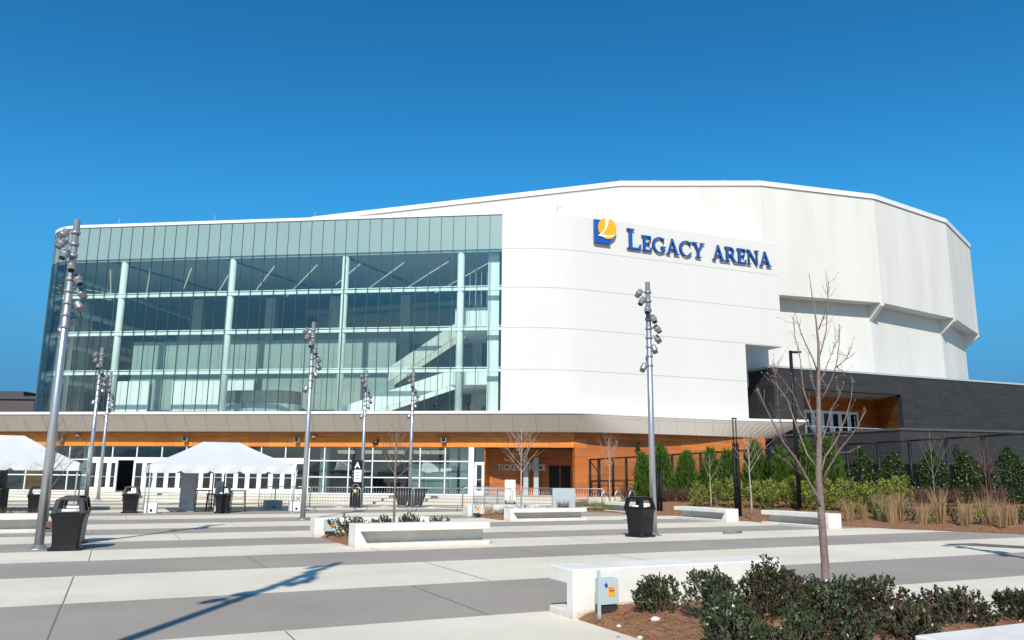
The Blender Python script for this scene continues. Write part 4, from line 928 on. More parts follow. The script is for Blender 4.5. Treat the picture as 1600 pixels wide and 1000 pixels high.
# ================================================================== TREES
random.seed(3)
TY = 10.5
tr = empty('young_tree', at(1291, 945, TY), 0, 'leafless young tree in the foreground bed at right, in front of the charcoal wing', 'tree', None)
o0 = at(1291, 945, TY)
def P_(x, y, dy=0.0): return at(x, y, TY+dy)-o0
tk = MB(); tp = [(1292, 975), (1291, 945), (1289, 880), (1283, 800), (1279, 740), (1280, 690), (1279, 640), (1279, 590), (1279, 540), (1275, 500), (1269, 462), (1264, 427)]
tk.tube([P_(*q) for q in tp], [.062, .055, .049, .046, .042, .036, .030, .023, .017, .011, .007, .004], 12); tk.build('trunk', m_bark, tr)
limbs = [([(1284, 800), (1277, 776), (1262, 750), (1250, 727), (1237, 708), (1224, 692), (1205, 655), (1192, 628), (1182, 606)], -.5, .021),
         ([(1255, 743), (1240, 731), (1228, 721), (1213, 710), (1205, 700)], -.35, .010),
         ([(1280, 735), (1261, 710), (1246, 670), (1238, 648), (1231, 626), (1220, 610), (1211, 600)], .4, .014),
         ([(1231, 700), (1222, 668), (1216, 640), (1214, 600), (1208, 570)], -.4, .008),
         ([(1280, 690), (1262, 660), (1250, 645), (1239, 615), (1222, 592), (1206, 573)], -.45, .013),
         ([(1279, 665), (1267, 640), (1258, 618), (1254, 600), (1251, 564), (1242, 525), (1239, 499)], .3, .012),
         ([(1277, 580), (1270, 560), (1260, 540), (1251, 519), (1247, 505), (1243, 490)], -.3, .010),
         ([(1279, 560), (1284, 545), (1291, 516), (1293, 480), (1294, 450), (1295, 440)], .3, .011),
         ([(1279, 515), (1286, 497), (1293, 474), (1294, 452)], -.2, .008),
         ([(1280, 600), (1290, 576), (1302, 546), (1306, 528)], .35, .009),
         ([(1281, 630), (1290, 612), (1299, 594), (1306, 573), (1311, 540), (1312, 511)], -.4, .012),
         ([(1306, 574), (1323, 561), (1329, 538)], -.45, .007),
         ([(1284, 760), (1292, 736), (1303, 718), (1314, 700), (1330, 681), (1342, 662), (1352, 643)], -.5, .016),
         ([(1284, 735), (1289, 714), (1300, 698), (1310, 681), (1322, 650), (1330, 623), (1333, 590)], .45, .013),
         ([(1283, 690), (1292, 668), (1298, 640), (1310, 622), (1318, 600)], .5, .009),
         ([(1279, 620), (1270, 600), (1266, 575), (1263, 556)], .4, .008)]
cr_ = MB(); bd = MB()
for pts, dy, r in limbs:
    n = len(pts); P = [P_(x, y, dy*i/(n-1)) for i, (x, y) in enumerate(pts)]; cr_.tube(P, [r*(1-.72*i/(n-1)) for i in range(n)], 7)
    leafquad(bd, P[-1], Vector((0, 0, 1)), .018, .045)
    for _ in range(8):
        i = random.randint(max(1, n//3), n-1); d = (P[i]-P[i-1]).normalized(); s = (d*.7+rdir(.25)*.8).normalized(); L = random.uniform(.08, .30); q = P[i-1].lerp(P[i], random.random()); e = q+s*L*.5; e2 = e+(s+Vector((0, 0, .5))).normalized()*L*.5
        cr_.tube([q, e, e2], [.0036, .0028, .0016], 4, False); leafquad(bd, e2, s, .014, .034); leafquad(bd, e, rdir(.5), .012, .024)
    for _ in range(5):
        i = random.randint(1, n-1); q = P[i-1].lerp(P[i], random.random()); leafquad(bd, q, rdir(.7), .012, .026)
c_ = cr_.build('crown', m_bark, tr); tag(bd.build('buds', m_bud, c_), kind='stuff')
def tree_at(px, Y, top_py, base_z, th, cr, label, bark, seed, **k):
    b = at(px, 790, Y); zt = at(px, top_py, Y).z; bare_tree((b.x, b.y, base_z), zt-base_z, th, cr, label, bark, seed=seed, **k)
tree_at(616, 22.6, 655, .08, 1.5, .95, 'leafless young tree in the mid plaza planter behind the long bench', m_bark, 21, nl=13, r0=.042)
tree_at(814, 33.0, 655, .1, 1.75, 1.3, 'leafless pale tree with a dense fan of branches before the ticket recess', m_barkl, 22, nl=22, r0=.05, depth=2)
tree_at(76, 27.5, 640, .1, 1.1, 1.0, 'leafless thin tree behind the tall steel pole at left', m_bark, 23, nl=12, r0=.035)
tree_at(953, 42, 672, .2, 1.9, .8, 'leafless slim pale tree in front of the orange wall near the black gate', m_barkl, 24, nl=13, r0=.04)
tree_at(1174, 33, 655, .25, 1.7, 1.0, 'leafless slim tree right beside the black bollard light in the bed', m_barkl, 25, nl=15, r0=.04)
tree_at(1111, 40, 700, .3, 1.3, .7, 'leafless thin tree between conifers left of the black bollard light', m_barkl, 26, nl=8, r0=.035)
tree_at(1462, 31, 662, .45, 1.3, .6, 'leafless thin tree before the dark wing, right of the foreground tree', m_bark, 27, nl=9, r0=.024)
tree_at(1545, 30, 672, .45, .5, .7, 'leafless low multi stemmed tree near the right edge', m_barkr, 28, nl=10, r0=.022)

random.seed(40)
cons = [(1005, 709, .62), (1039, 697, .62), (1075, 708, .55), (1110, 703, .55), (1135, 706, .6), (1187, 690, .6), (1222, 702, .6), (1265, 690, .6), (1306, 688, .6)]
where = ['leftmost conifer, left of the steel pole', 'conifer just right of the steel pole', 'narrow conifer between two gaps of orange wall', 'left one of the two conifers grown together', 'right one of the two conifers grown together, left of the bollard light', 'tall conifer right of the bollard light', 'conifer left of the thin black street lamp', 'conifer behind the left limbs of the foreground tree', 'rightmost bright green conifer, right of the foreground tree trunk']
for i, (px, ty, rd) in enumerate(cons):
    p = bed(px, .86); zt = at(px, ty, p.y).z; conifer((p.x, p.y, p.z-.05), zt-p.z, rd*1.42, where[i], n=3400)
hol = [(1350, 703, .65), (1404, 706, .7), (1462, 704, .75), (1521, 705, .68), (1583, 700, .78), (1640, 690, .8)]
whereh = ['dark holly nearest the bright conifers', 'dark holly second from the bright conifers', 'dark holly behind the thin bare tree', 'dark holly fourth from the bright conifers', 'dark holly cut by the right edge', '']
for i, (px, ty, rd) in enumerate(hol[:5]):
    p = bed(px, .80); zt = at(px, ty, p.y).z
    r = empty('holly_tree', p, 0, whereh[i], 'tree', 'dark hollies along the fence'); mb = MB(); h = zt-p.z; lob = [(random.uniform(0, 6.28), random.uniform(.3, 1), random.uniform(.2, .85)) for _ in range(14)]
    for _ in range(4200):
        t = random.random()**.9; a = random.uniform(0, 6.28); prof = (math.sin(min(1, t*2.6+.3)*math.pi/2)*(1-t**2.6)**.7)
        rr = rd*prof*(1+.35*noise.noise(Vector((math.cos(a)*1.5+i*7, math.sin(a)*1.5, t*5))))*math.sqrt(random.uniform(.4, 1)); leafquad(mb, Vector((math.cos(a)*rr, math.sin(a)*rr, t*h)), rdir(.3), .06, .10)
    mb.build('crown', m_holly, r); tb = MB(); tb.tube([(0, 0, -.1), (0, 0, h*.8)], [.05, .015], 6); tb.build('trunk', m_bark, r)
# yellow green hedge shrubs in front of the conifers
hd = [(1092, .62, .60), (1122, .62, .66), (1150, .62, .62), (1180, .60, .7), (1208, .6, .68), (1236, .6, .72), (1262, .6, .7), (1292, .58, .7), (1320, .56, .74), (1350, .56, .7), (1380, .55, .76), (1412, .55, .74)]
for i, (px, d, rx) in enumerate(hd):
    random.seed(200+i); p = bed(px, d-.1+.03*(i % 2)); shrub('hedge_shrub', p-Vector((0, 0, .05)), rx*.9, 1.0+.1*(i % 3), 1900, .05, .11, m_hedge, 'yellow green hedge shrub number-free'.replace(' number-free', '')+(' at the left end of the hedge row', ' second from the left end of the hedge row', ' just left of the black bollard light', ' just right of the black bollard light', ' behind the slim pale trunk beside the bollard light', ' above the left end of the rightmost bed bench', ' above the middle of the rightmost bed bench', ' directly behind the foreground tree trunk', ' just right of the foreground tree trunk', ' third from the right end of the hedge row', ' second from the right end of the hedge row', ' at the right end of the hedge row')[i], 'shrub', 'yellow green hedge shrubs', 6)
# brown twiggy shrubs
for i, (px, d, lab) in enumerate(((985, .8, 'brown bare twiggy shrub at the foot of the leftmost conifer'), (1050, .78, 'brown bare twiggy shrub right of the steel pole'), (1080, .76, 'brown bare twiggy shrub at the foot of the narrow conifer'), (1440, .66, 'brown bare twiggy shrub left of the thin bare tree at right'), (1490, .66, 'brown bare twiggy shrub right of the thin bare tree at right'), (1548, .66, 'brown bare twiggy shrub between the two rightmost hollies'))):
    random.seed(230+i); p = bed(px, d); mb = MB()
    for _ in range(420):
        a = random.uniform(0, 6.28); q = .35*math.sqrt(random.random()); dd = Vector((math.cos(a)*.6, math.sin(a)*.6, 1))+rdir()*.5; leafquad(mb, Vector((math.cos(a)*q, math.sin(a)*q, random.uniform(0, .5))), dd, .018, random.uniform(.25, .6))
    tag(mb.build('twiggy_shrub', m_dryleaf, None, loc=p), lab, 'shrub', 'brown twiggy shrubs')
gl = [1327, 1347, 1376, 1394, 1405, 1433, 1442, 1468, 1474, 1505, 1545, 1552, 1570, 1581]
for i, px in enumerate(gl):
    random.seed(250+i); p = bed(px, .16+.05*(i % 3)); grass_clump(p, (1.05, .85, 1.1, 1.2, 1.25, .8, 1.0, 1.35, 1.3, 1.1, 1.25, .9, 1.1, 1.0)[i], .5, 'tall dry tan grass clump '+['nearest the foreground tree trunk', 'second to the right of the foreground tree', 'leaning, third right of the foreground tree', 'dense, fourth right of the foreground tree', 'upright, fifth right of the foreground tree', 'short, just left of the thin bare tree', 'short, touching the thin bare tree on its left', 'wide, around the foot of the thin bare tree', 'wide, right at the foot of the thin bare tree', 'right of the fourth holly', 'before the multi stemmed tree, left side', 'before the multi stemmed tree, right side', 'second from the right edge', 'closest to the right edge'][i], 'dry grass clumps in the bed', 95)
for i, (px, lab) in enumerate(((1337, 'small green shrub between the first dry grass clumps right of the foreground tree'), (1363, 'small green shrub between the second and third dry grass clumps'), (1386, 'small green shrub in the middle of the four dense grass clumps'), (1420, 'small green shrub right of the leaning grass clumps'), (1455, 'small green shrub at the left of the thin bare tree'), (1490, 'small round green shrub right of the thin bare tree'), (1530, 'small round green shrub left of the multi stemmed tree'), (1592, 'small green shrub at the right edge'))):
    random.seed(280+i); p = bed(px, .2+.04*(i % 2)); shrub('small_shrub', p, .3, .5, 420, .035, .07, m_holly if i % 2 else m_hedge, lab, 'shrub', 'small green shrubs at the bed front', 4)
for i, (px, Y, mt, lab) in enumerate(((905, 41, m_paleleaf, 'dusty green tuft right of the grey panel on the barricades'), (922, 41.5, m_paleleaf, 'dusty green tuft beside the bench near the bike racks'), (937, 40.5, m_hedge, 'yellow green tuft left of the bike racks'), (955, 41.5, m_hedge, 'low green tuft under the slim pale tree'), (880, 40.2, m_dryleaf, 'brown tuft below the grey panel on the barricades'), (975, 43, m_hedge, 'low green tuft behind the black bin'))):
    random.seed(300+i); p = at(px, 790, Y); grass_clump((p.x, p.y, .08), .55, .8, lab, 'low tufts near the bike racks', 160, mt)
# mulch under those tufts
mb = MB(); mb.smooth = True
for j in range(9):
    for i in range(25):
        p = at(845+i*7.2, 790, 38.8+j*.55+ i*.02); mb.v.append((p.x, p.y, -.02 if (i in (0, 24) or j in (0, 8)) else .07+.03*noise.noise(p*2)))
for j in range(8):
    for i in range(24): a = j*25+i; mb.face([a, a+1, a+26, a+25])
tag(mb.build('mulch_strip', m_mulch), kind='structure')

# ================================================================== LIGHT POLES
def make_pole():
    r = empty('light_pole', (0, 0, 0), 0, '', 'light pole', 'tall steel light poles with clustered spotlights')
    mb = MB(); mb.tube([(0, 0, 0), (0, 0, 3), (0, 0, 7.6)], [.098, .088, .075], 16); mb.build('pole', m_steel, r)
    mb = MB(); mb.tube([(0, 0, 0), (0, 0, .02), (0, 0, .021), (0, 0, .09)], [.23, .23, .16, .13], 20); mb.build('base_flange', m_steel, r)
    for k in range(9):
        z = 7.28-.285*k; a = R(185+k*38); dx, dy = math.cos(a), math.sin(a)
        if k == 0: a = R(178)
        b = MB(); b.tube([(0, 0, z-.035), (0, 0, z+.035)], .105, 14); b.tube([(dx*.08, dy*.08, z), (dx*.27, dy*.27, z)], .018, 6); bo = b.build('spotlight_bracket', m_fix, r)
        c = Vector((dx*.27, dy*.27, z-.03)); ax = Vector((dx*.55, dy*.55, -.8)).normalized(); h = MB(); h.use(m_fix)
        h.tube([c-ax*.13, c-ax*.12, c-ax*.02, c-ax*.018, c+ax*.03, c+ax*.032, c+ax*.14], [.05, .078, .085, .1, .1, .086, .082], 14)
        h.use(m_lens).tube([c+ax*.141, c+ax*.146], .07, 12); h.build('spotlight', None, r)
    return r
pole0 = make_pole()
poles = [((-10.43, 18.27, 0), 0, 1, 'tall steel light pole at far left standing beside the left black bin'),
         ((-7.85, 30.99, 0), .15, 1, 'tall steel light pole between the main tent and the mid plaza planter'),
         ((4.19, 23.98, 0), -.1, 1, 'tall steel light pole right of centre beside the black bin, against the white wall'),
         ((-5.6, 45.2, 0), .1, 1, 'distant steel light pole just right of the slim bare plaza tree'),
         ((-19.75, 38.0, 0), .3, 1, 'distant steel light pole, the nearer of the close pair right of the left tent'),
         ((-24.2, 47.9, .13), 0, 1, 'distant steel light pole at left, the farther one of the close pair'),
         ((-8.35, 45.6, 0), .2, 1, 'distant steel light pole rising behind the black information kiosk'),
         ((10.75, 12.1, 0), 0, 1, 'steel light pole outside the frame to the right, only its shadow in view'),
         ((-4.42, 1.7, 0), .5, 1.5, 'tall light pole outside the frame, only its long shadow in view')]
for i, (loc, rz, sc_, lab) in enumerate(poles):
    o = copy_tree(pole0) if i else None
    tgt = o if o else pole0
for i, o in enumerate([o for o in bpy.data.objects if o.parent is None and o.name.startswith('light_pole')]):
    loc, rz, sc_, lab = poles[i]; o.location = loc; o.rotation_euler.z = rz; o.scale = (min(sc_, 1.0), min(sc_, 1.0), sc_); o['label'] = lab

# black bollard columns and black street lamp
def bollard(px, Y, top, base, lab):
    b = at(px, base, Y); b.z = .05; zt = at(px-4, top, Y).z; r = empty('column_light', b, 0, lab, 'column light', 'black column lights'); h = zt-.05
    mb = MB()
    for dx in (-.075, .075): mb.tube([(dx, 0, 0), (dx, 0, h*.74)], .07, 10)
    mb.build('column', m_black, r); mb = MB()
    for a in range(4): mb.tube([(.09*math.cos(a*1.57+.78), .09*math.sin(a*1.57+.78), h*.74), (.09*math.cos(a*1.57+.78), .09*math.sin(a*1.57+.78), h)], .014, 5)
    mb.tube([(0, 0, h-.04), (0, 0, h)], .12, 12); mb.build('lantern_cage', m_black, r); mb = MB(); mb.box(-.16, .16, -.12, .12, -.05, .03); mb.build('foot', m_black, r)
bollard(1154, 34.6, 653, 808, 'black twin tube column light in the bed edge between two concrete benches'); bollard(1031, 39.0, 712, 801, 'black column light hidden close behind the right steel pole')
b = at(1249, 780, 36); r = empty('street_lamp', (b.x, b.y, .4), 0, 'tall slim black street lamp with a flat head in front of the charcoal wing', 'street lamp')
h = at(1241, 548, 36).z-.4; mb = MB(); mb.tube([(0, 0, 0), (0, 0, h)], [.10, .075], 10); mb.build('pole', m_black, r); mb = MB(); mb.box(-.02, .42, -.1, .1, h-.08, h-.03); mb.box(.12, .46, -.14, .14, h-.1, h-.04); mb.build('lamp_head', m_black, r)

# ================================================================== BINS
def make_bin():
    r = empty('litter_bin', (0, 0, 0), 0, '', 'litter bin', 'black square litter bins'); mb = MB()
    def ring(z, w, c=.05): return [Vector((sx*w+(-sx*c if k else 0)*(1), sy*w+(-sy*c if not k else 0), z)) for sx, sy, k in ((1, -1, 1), (1, -1, 0), (1, 1, 0), (1, 1, 1), (-1, 1, 1), (-1, 1, 0), (-1, -1, 0), (-1, -1, 1))]
    prof = [(0, .33), (.05, .33), (.06, .27), (.12, .265), (.55, .29), (.70, .32), (.755, .345), (.79, .345)]
    b0 = 0
    for i, (z, w) in enumerate(prof): mb.v += [tuple(p) for p in ring(z, w)]
    for i in range(len(prof)-1):
        for j in range(8): q = (j+1) % 8; mb.face([i*8+j, i*8+q, (i+1)*8+q, (i+1)*8+j])
    mb.face([j for j in range(8)][::-1]); k = (len(prof)-1)*8; mb.face([k+j for j in range(8)]); mb.build('body', m_binblack, r)
    mb = MB()
    for sx in (-1, 1):
        for sy in (-1, 1):
            a = Vector((sx*.315, sy*.315, .78)); c = Vector((sx*.25, sy*.25, 1.08)); w = .085
            mb.prism([a+Vector((-sx*w, -sy*w, 0)), a+Vector((sx*.02, -sy*w, 0)), a+Vector((sx*.02, sy*.02, 0)), a+Vector((-sx*w, sy*.02, 0))], c-a)
    for s_ in (-1, 1): mb.box(-.27, .27, s_*.29-.03, s_*.29+.03, 0.79, .83); mb.box(s_*.29-.03, s_*.29+.03, -.25, .25, .79, .84)
    mb.prism([Vector((x, y, 1.06)) for x, y in ((-.27, -.27), (.27, -.27), (.27, .27), (-.27, .27))], (0, 0, .035)); mb.prism([Vector((x, y, 1.095)) for x, y in ((-.22, -.22), (.22, -.22), (.22, .22), (-.22, .22))], (0, 0, .025)); mb.build('hood', m_binblack, r, bevel=.012)
    mb = MB(); mb.tube([(0, 0, .79), (0, 0, .80), (0, 0, .87), (0, 0, .88)], [.235, .25, .24, .21], 16); mb.build('liner', m_liner, r); return r
bin0 = make_bin()
bins = [((-9.75, 18.15, 0), .36, 'black litter bin at the foot of the tall steel pole at far left'), ((3.72, 23.55, 0), .75, 'black litter bin beside the steel light pole right of centre'), ((-16.35, 35.2, 0), .3, 'black litter bin at the left corner of the white tent'),
        ((-12.6, 35.8, 0), .3, 'black litter bin in front of the white tent, before the stools'), ((-18.9, 32.6, 0), .5, 'black litter bin standing under the right corner of the left tent'), ((-10.6, 19.9, 0), .35, 'black litter bin half hidden behind the leftmost bin')]
lst = [bin0]+[copy_tree(bin0) for _ in bins[1:]]
for o, (loc, rz, lab) in zip(lst, bins): o.location = loc; o.rotation_euler.z = rz; o['label'] = lab
# grey wheeled carts
for i, (px, lab) in enumerate(((631, 'dark grey plastic wheeled cart left of the distant light pole'), (652, 'dark grey plastic wheeled cart right of the distant light pole'))):
    p = at(px, 787, 43.5+.3*i); r = empty('waste_cart', (p.x-.1 + .1*i, p.y, 0), .1-.25*i, lab, 'waste cart', 'grey wheeled carts'); mb = MB(); w0, w1 = .22, .44
    pts = [[Vector((x*w, y*w, z)) for x, y in ((-1, -1), (1, -1), (1, 1), (-1, 1))] for z, w in ((.12, w0), (.95, w1))]; mb.v += [tuple(q) for l in pts for q in l]
    mb.face([3, 2, 1, 0]); mb.face([4, 5, 6, 7])
    for j in range(4): q = (j+1) % 4; mb.face([j, q, 4+q, 4+j])
    mb.box(-.48, .48, -.48, .48, .95, 1.02); mb.build('body', m_char, r, bevel=.02); 
    for s_ in (-1, 1): w = MB(); w.tube([(s_*.2-.03, -.1, .09), (s_*.2+.03, -.1, .09)], .09, 12); w.build('wheel', m_black, r)

# ================================================================== TENTS
def tent(c, L, D, zE, zR, ridge, label, extra=0):
    """c = front left corner in the slab frame (s, n)"""
    r = empty('canopy_tent', sn(*c), A26, label, 'tent', 'white party tents'); sc_ = MB(); zV = zE-.34
    A, B, C_, D_ = Vector((0, 0, zE)), Vector((L, 0, zE)), Vector((L, D, zE)), Vector((0, D, zE)); R1, R2 = Vector(((L-ridge)/2, D/2, zR)), Vector(((L+ridge)/2, D/2, zR))
    def sag(a, b, c1, d1, n=8, k=.05):   # patch a-b (eave) to d1-c1 (ridge)
        for i in range(n):
            for j in range(n):
                def q(u, v): 
                    p = (a.lerp(b, u)).lerp(d1.lerp(c1, u), v); p.z -= k*math.sin(math.pi*v)*(1+.25*math.sin(u*math.pi*3)); return p
                sc_.poly([q(i/n, j/n), q((i+1)/n, j/n), q((i+1)/n, (j+1)/n), q(i/n, (j+1)/n)])
    sc_.smooth = False
    sag(A, B, R2, R1); sag(B, C_, R2, R2); sag(C_, D_, R1, R2); sag(D_, A, R1, R1); sc_.build('roof', m_tent, r)
    v = MB(); nsc = 5
    for a, b in ((A, B), (B, C_), (C_, D_), (D_, A)):
        out = Vector(((b-a).y, -(b-a).x, 0)).normalized(); n = 40; prev = None
        for i in range(n+1):
            u = i/n; p = a.lerp(b, u)+out*.02; ph = (u*nsc) % 1; dip = .10*(1-min(1, min(ph, 1-ph)*9)) if 0 < i < n else 0; lo = Vector((p.x, p.y, zV+dip))+out*(.03*math.sin(u*40)); hi = Vector((p.x, p.y, zE+.005))
            if prev: v.poly([prev[1], lo, hi, prev[0]])
            prev = (hi, lo)
    v.build('valance', m_tent, r)
    for x, y in ((.05, .05), (L-.05, .05), (L-.05, D-.05), (.05, D-.05), (L/2, .05), (L/2, D-.05)):
        mb = MB(); mb.tube([(x, y, 0), (x, y, zE-.02)], .032, 8); mb.box(x-.08, x+.08, y-.08, y+.08, 0, .02); mb.build('leg', m_grey if x != L/2 else m_black, r)
    return r
tent((-15.15*SV.x+34.0*SV.y, -15.15*NV.x+34.0*NV.y), 6.05, 4.6, 2.04, 3.12, 1.6, 'white peaked tent before the entrance doors, left of centre')
tent((-24.55*SV.x+32.5*SV.y, -24.55*NV.x+32.5*NV.y), 6.4, 4.6, 2.10, 3.3, 1.6, 'white peaked tent cut by the left edge of the picture')
def weight(p, lab, s=.52, mt=m_wh):
    r = empty('tent_weight', p, A26, lab, 'weight', 'tent weight blocks'); mb = MB(); mb.box(-s/2, s/2, -s/2, s/2, 0, .42); mb.build('block', mt, r, bevel=.03); mb = MB(); mb.box(-.05, .05, -s/2-.01, -s/2+.02, .08, .18); mb.build('handle', m_black, r)
    mb = MB(); mb.tube([(-.1, 0, .42), (-.06, 0, 1.1), (0, .05, 1.9)], .012, 5); mb.tube([(.1, 0, .42), (.1, 0, .62)], .03, 6); mb.build('strap', m_wh, r)
p = gp(235, 802); weight((p.x, p.y, 0), 'white tent weight block right of the bin at the left tent corner'); p = gp(461, 799); weight((p.x, p.y, 0), 'white tent weight block at the right front corner of the main tent')
p = at(426, 790, 40.5); weight((p.x, p.y, 0), 'grey tent weight block under the back right leg of the main tent', .8, m_grey)
# things under the main tent
p = at(292, 797, 36.6); r = empty('standing_panel', (p.x, p.y, 0), .05, 'tall grey display panel standing under the left half of the main tent', 'panel'); mb = MB(); mb.box(-.32, .32, -.14, .14, 0, 2.0); mb.build('panel', m_fix, r, bevel=.01); mb = MB(); mb.box(-.38, .38, -.2, .2, -.0, .04); mb.build('base', m_fix, r)
p = at(340, 795, 36.6); r = empty('folded_sign', (p.x, p.y, 0), 0, 'light grey leaning board behind the bin under the main tent', 'board'); mb = MB(); mb.prism([Vector((-.16, 0, 0)), Vector((.22, 0, 0)), Vector((.12, .1, 1.35)), Vector((-.22, .1, 1.35))], (0, .05, 0)); mb.build('board', m_grey, r)
for i, (px, lab) in enumerate(((315, 'high wooden table left of the bin under the main tent'), (328, 'wooden stool left of the bin under the main tent'), (371, 'high wooden table right of the bin under the main tent'))):
    p = at(px, 797, 37.2+.2*(i == 1)); r = empty('bar_stool' if i == 1 else 'high_table', (p.x, p.y, 0), .2, lab, 'stool' if i == 1 else 'table'); w = .18 if i == 1 else .34; h = .78 if i == 1 else .95
    mb = MB(); mb.box(-w, w, -w*.7, w*.7, h-.05, h); mb.build('top', m_wood, r)
    for sx in (-1, 1):
        for sy in (-1, 1): mb = MB(); mb.tube([(sx*w*.95, sy*w*.65, 0), (sx*w*.8, sy*w*.55, h-.05)], .02, 5); mb.build('leg', m_wood, r)
    mb = MB(); mb.box(-w*.85, w*.85, -.015, .015, .3, .33); mb.box(-w*.6, w*.6, -.015, .015, h*.62, h*.65); mb.build('rail', m_black, r)
# dark grill / equipment under left tent
p = at(96, 795, 35); 
p = at(-16, 790, 31.5); r = empty('equipment_cart', (p.x, p.y, 0), .2, 'dark covered equipment under the left tent at the picture edge', 'cart'); mb = MB(); mb.box(-.6, .5, -.35, .35, .12, 1.1); mb.box(-.4, .4, -.3, .3, 1.1, 1.75); mb.build('body', m_black, r, bevel=.05)
for s_ in (-1, 1): w = MB(); w.tube([(s_*.45-.03, -.3, .1), (s_*.45+.03, -.3, .1)], .1, 12); w.build('wheel', m_black, r)

# ================================================================== KIOSK, SIGN BOARD, BARRICADES
p = gp(555, 793.5); r = empty('information_kiosk', (p.x, p.y, 0), -.12, 'tall slim black information kiosk marked with a white letter A among the barricades', 'kiosk'); zt = at(558, 719, p.y).z
mb = MB(); mb.box(-.27, .27, -.12, .12, 0, zt); mb.build('body', m_black, r, bevel=.01)
textmesh('A', .42, .004, m_wh, 'letter', r, Matrix.Translation((.06, -.123, zt-.28)) @ Matrix.Rotation(R(90), 4, 'X'), .01)
mb = MB(); mb.box(-.09, .30, -.15, -.125, zt-1.12, zt-.5); mb.build('notice', m_wh, r)
for k, (w, z) in enumerate(((.13, .62), (.08, .78), (.09, .95))): mb = MB(); mb.box(.1-w, .1+w, -.154, -.151, zt-z-.02, zt-z+.02); mb.build('notice_line', m_inkd, r)
mb = MB()
for k in range(3): mb.tube([(-.17, -.124, zt-.6-.17*k), (-.17, -.13, zt-.6-.17*k)], .035, 8)
mb.tube([(.02, -.124, zt-1.42), (.02, -.13, zt-1.42)], .2, 20); mb.build('map_roundel', m_fix, r); mb = MB(); mb.tube([(.02, -.131, zt-1.42), (.02, -.137, zt-1.42)], .17, 20); mb.build('roundel_face', m_black, r)
p = at(562, 780, p.y-.35)
mb = MB(); mb.box(-.07, .07, -.14, -.123, .78, .95); mb.build('yellow_tag', m_tape, r)
def make_barricade():
    r = empty('barricade', (0, 0, 0), 0, '', 'barricade', 'steel crowd barricades'); L, h = 2.45, 1.1; mb = MB(); rad = .019
    mb.tube([(0, 0, .16), (0, 0, h-.12), (.04, 0, h-.03), (.12, 0, h), (L-.12, 0, h), (L-.04, 0, h-.03), (L, 0, h-.12), (L, 0, .16)], rad, 6); mb.tube([(0, 0, .2), (L, 0, .2)], rad, 6); mb.build('frame', m_steel, r)
    mb = MB()
    for i in range(1, 19): mb.tube([(L*i/19, 0, .2), (L*i/19, 0, h)], .0085, 4)
    mb.build('bars', m_steel, r)
    for x in (.25, L-.25): mb = MB(); mb.tube([(x, -.3, 0), (x, -.25, .03), (x, 0, .18), (x, .25, .03), (x, .3, 0)], .016, 5); mb.build('foot', m_steel, r)
    return r
bar0 = make_barricade()
def seg2(px0, Y0, px1, Y1, lab): a = at(px0, 790, Y0); b = at(px1, 790, Y1); return ((a.x, a.y, 0), math.atan2(b.y-a.y, b.x-a.x), lab)
bs = [seg2(404, 39, 481, 39, 'steel crowd barricade behind the right leg of the main tent'), seg2(483, 38.4, 561, 38.2, 'steel crowd barricade left of the black kiosk'), seg2(566, 39.4, 642, 39.8, 'steel crowd barricade between the kiosk and the distant pole'), seg2(643, 38.3, 720, 38.9, 'steel crowd barricade in front of the grey carts'),
      seg2(722, 39.6, 798, 39.9, 'steel crowd barricade behind the far planter'), seg2(800, 40.6, 866, 42, 'steel crowd barricade left of the grey panel, before the ticket recess'), seg2(868, 40.8, 936, 40.2, 'steel crowd barricade carrying the grey panel'),
      seg2(798, 40.5, 777, 42.9, 'angled steel barricade closest to the white notice board'), seg2(776, 43, 757, 45.3, 'angled steel barricade in the middle of the queue lane'), seg2(756, 45.4, 742, 47.4, 'angled steel barricade at the back of the queue lane')]
lst = [bar0]+[copy_tree(bar0) for _ in bs[1:]]
for o, (loc, rz, lab) in zip(lst, bs): o.location = loc; o.rotation_euler.z = rz; o['label'] = lab
p = at(881, 775, 40.5); r = tag(MB().box(-.56, .56, -.02, .02, .14, 1.12).build('grey_panel', m_grey, None, loc=(p.x, p.y, 0), rz=-.05), 'flat light grey panel hung on a barricade before the ticket recess', 'panel')
p = at(797, 770, 46.5); r = empty('notice_board', (p.x, p.y, .13), 0, 'white notice board on feet in front of the ticket recess', 'notice board'); mb = MB(); mb.box(-.3, .3, -.02, .02, .2, 1.35); mb.build('board', m_wh, r); mb = MB(); mb.box(-.28, -.2, -.2, .2, 0, .2); mb.box(.2, .28, -.2, .2, 0, .2); mb.build('foot', m_black, r)

# bike racks, handrail, gate and fence
for i, (px, lab) in enumerate(((948, 'bent silver bike rack hoop farthest left'), (968, 'bent silver bike rack hoop in the middle of the three'), (990, 'bent silver bike rack hoop nearest the black bin'))):
    p = at(px, 790, 43-.5*i); mb = MB(); mb.tube([(-.3, 0, 0), (-.28, 0, .7), (-.15, 0, .92), (.02, 0, .9), (.14, .02, .7), (.3, .05, 0)], .03, 8); tag(mb.build('bike_rack', m_steel, None, loc=(p.x, p.y, .08), rz=.5), lab, 'bike rack', 'bike racks')
mb = MB(); a = at(918, 770, 47.0); b = at(1000, 770, 48.0); tag(MB().box(0, (b-a).length, -.15, .15, 0, .55).build('low_wall', m_step, None, loc=(a.x, a.y, 0), rz=math.atan2(b.y-a.y, b.x-a.x)), 'low pale concrete wall behind the bike racks', 'wall')
r = empty('handrail', at(925, 770, 50.5)*1, 0, 'dark sloping handrail behind the black gate before the orange wall', 'handrail'); r.location.z = .4
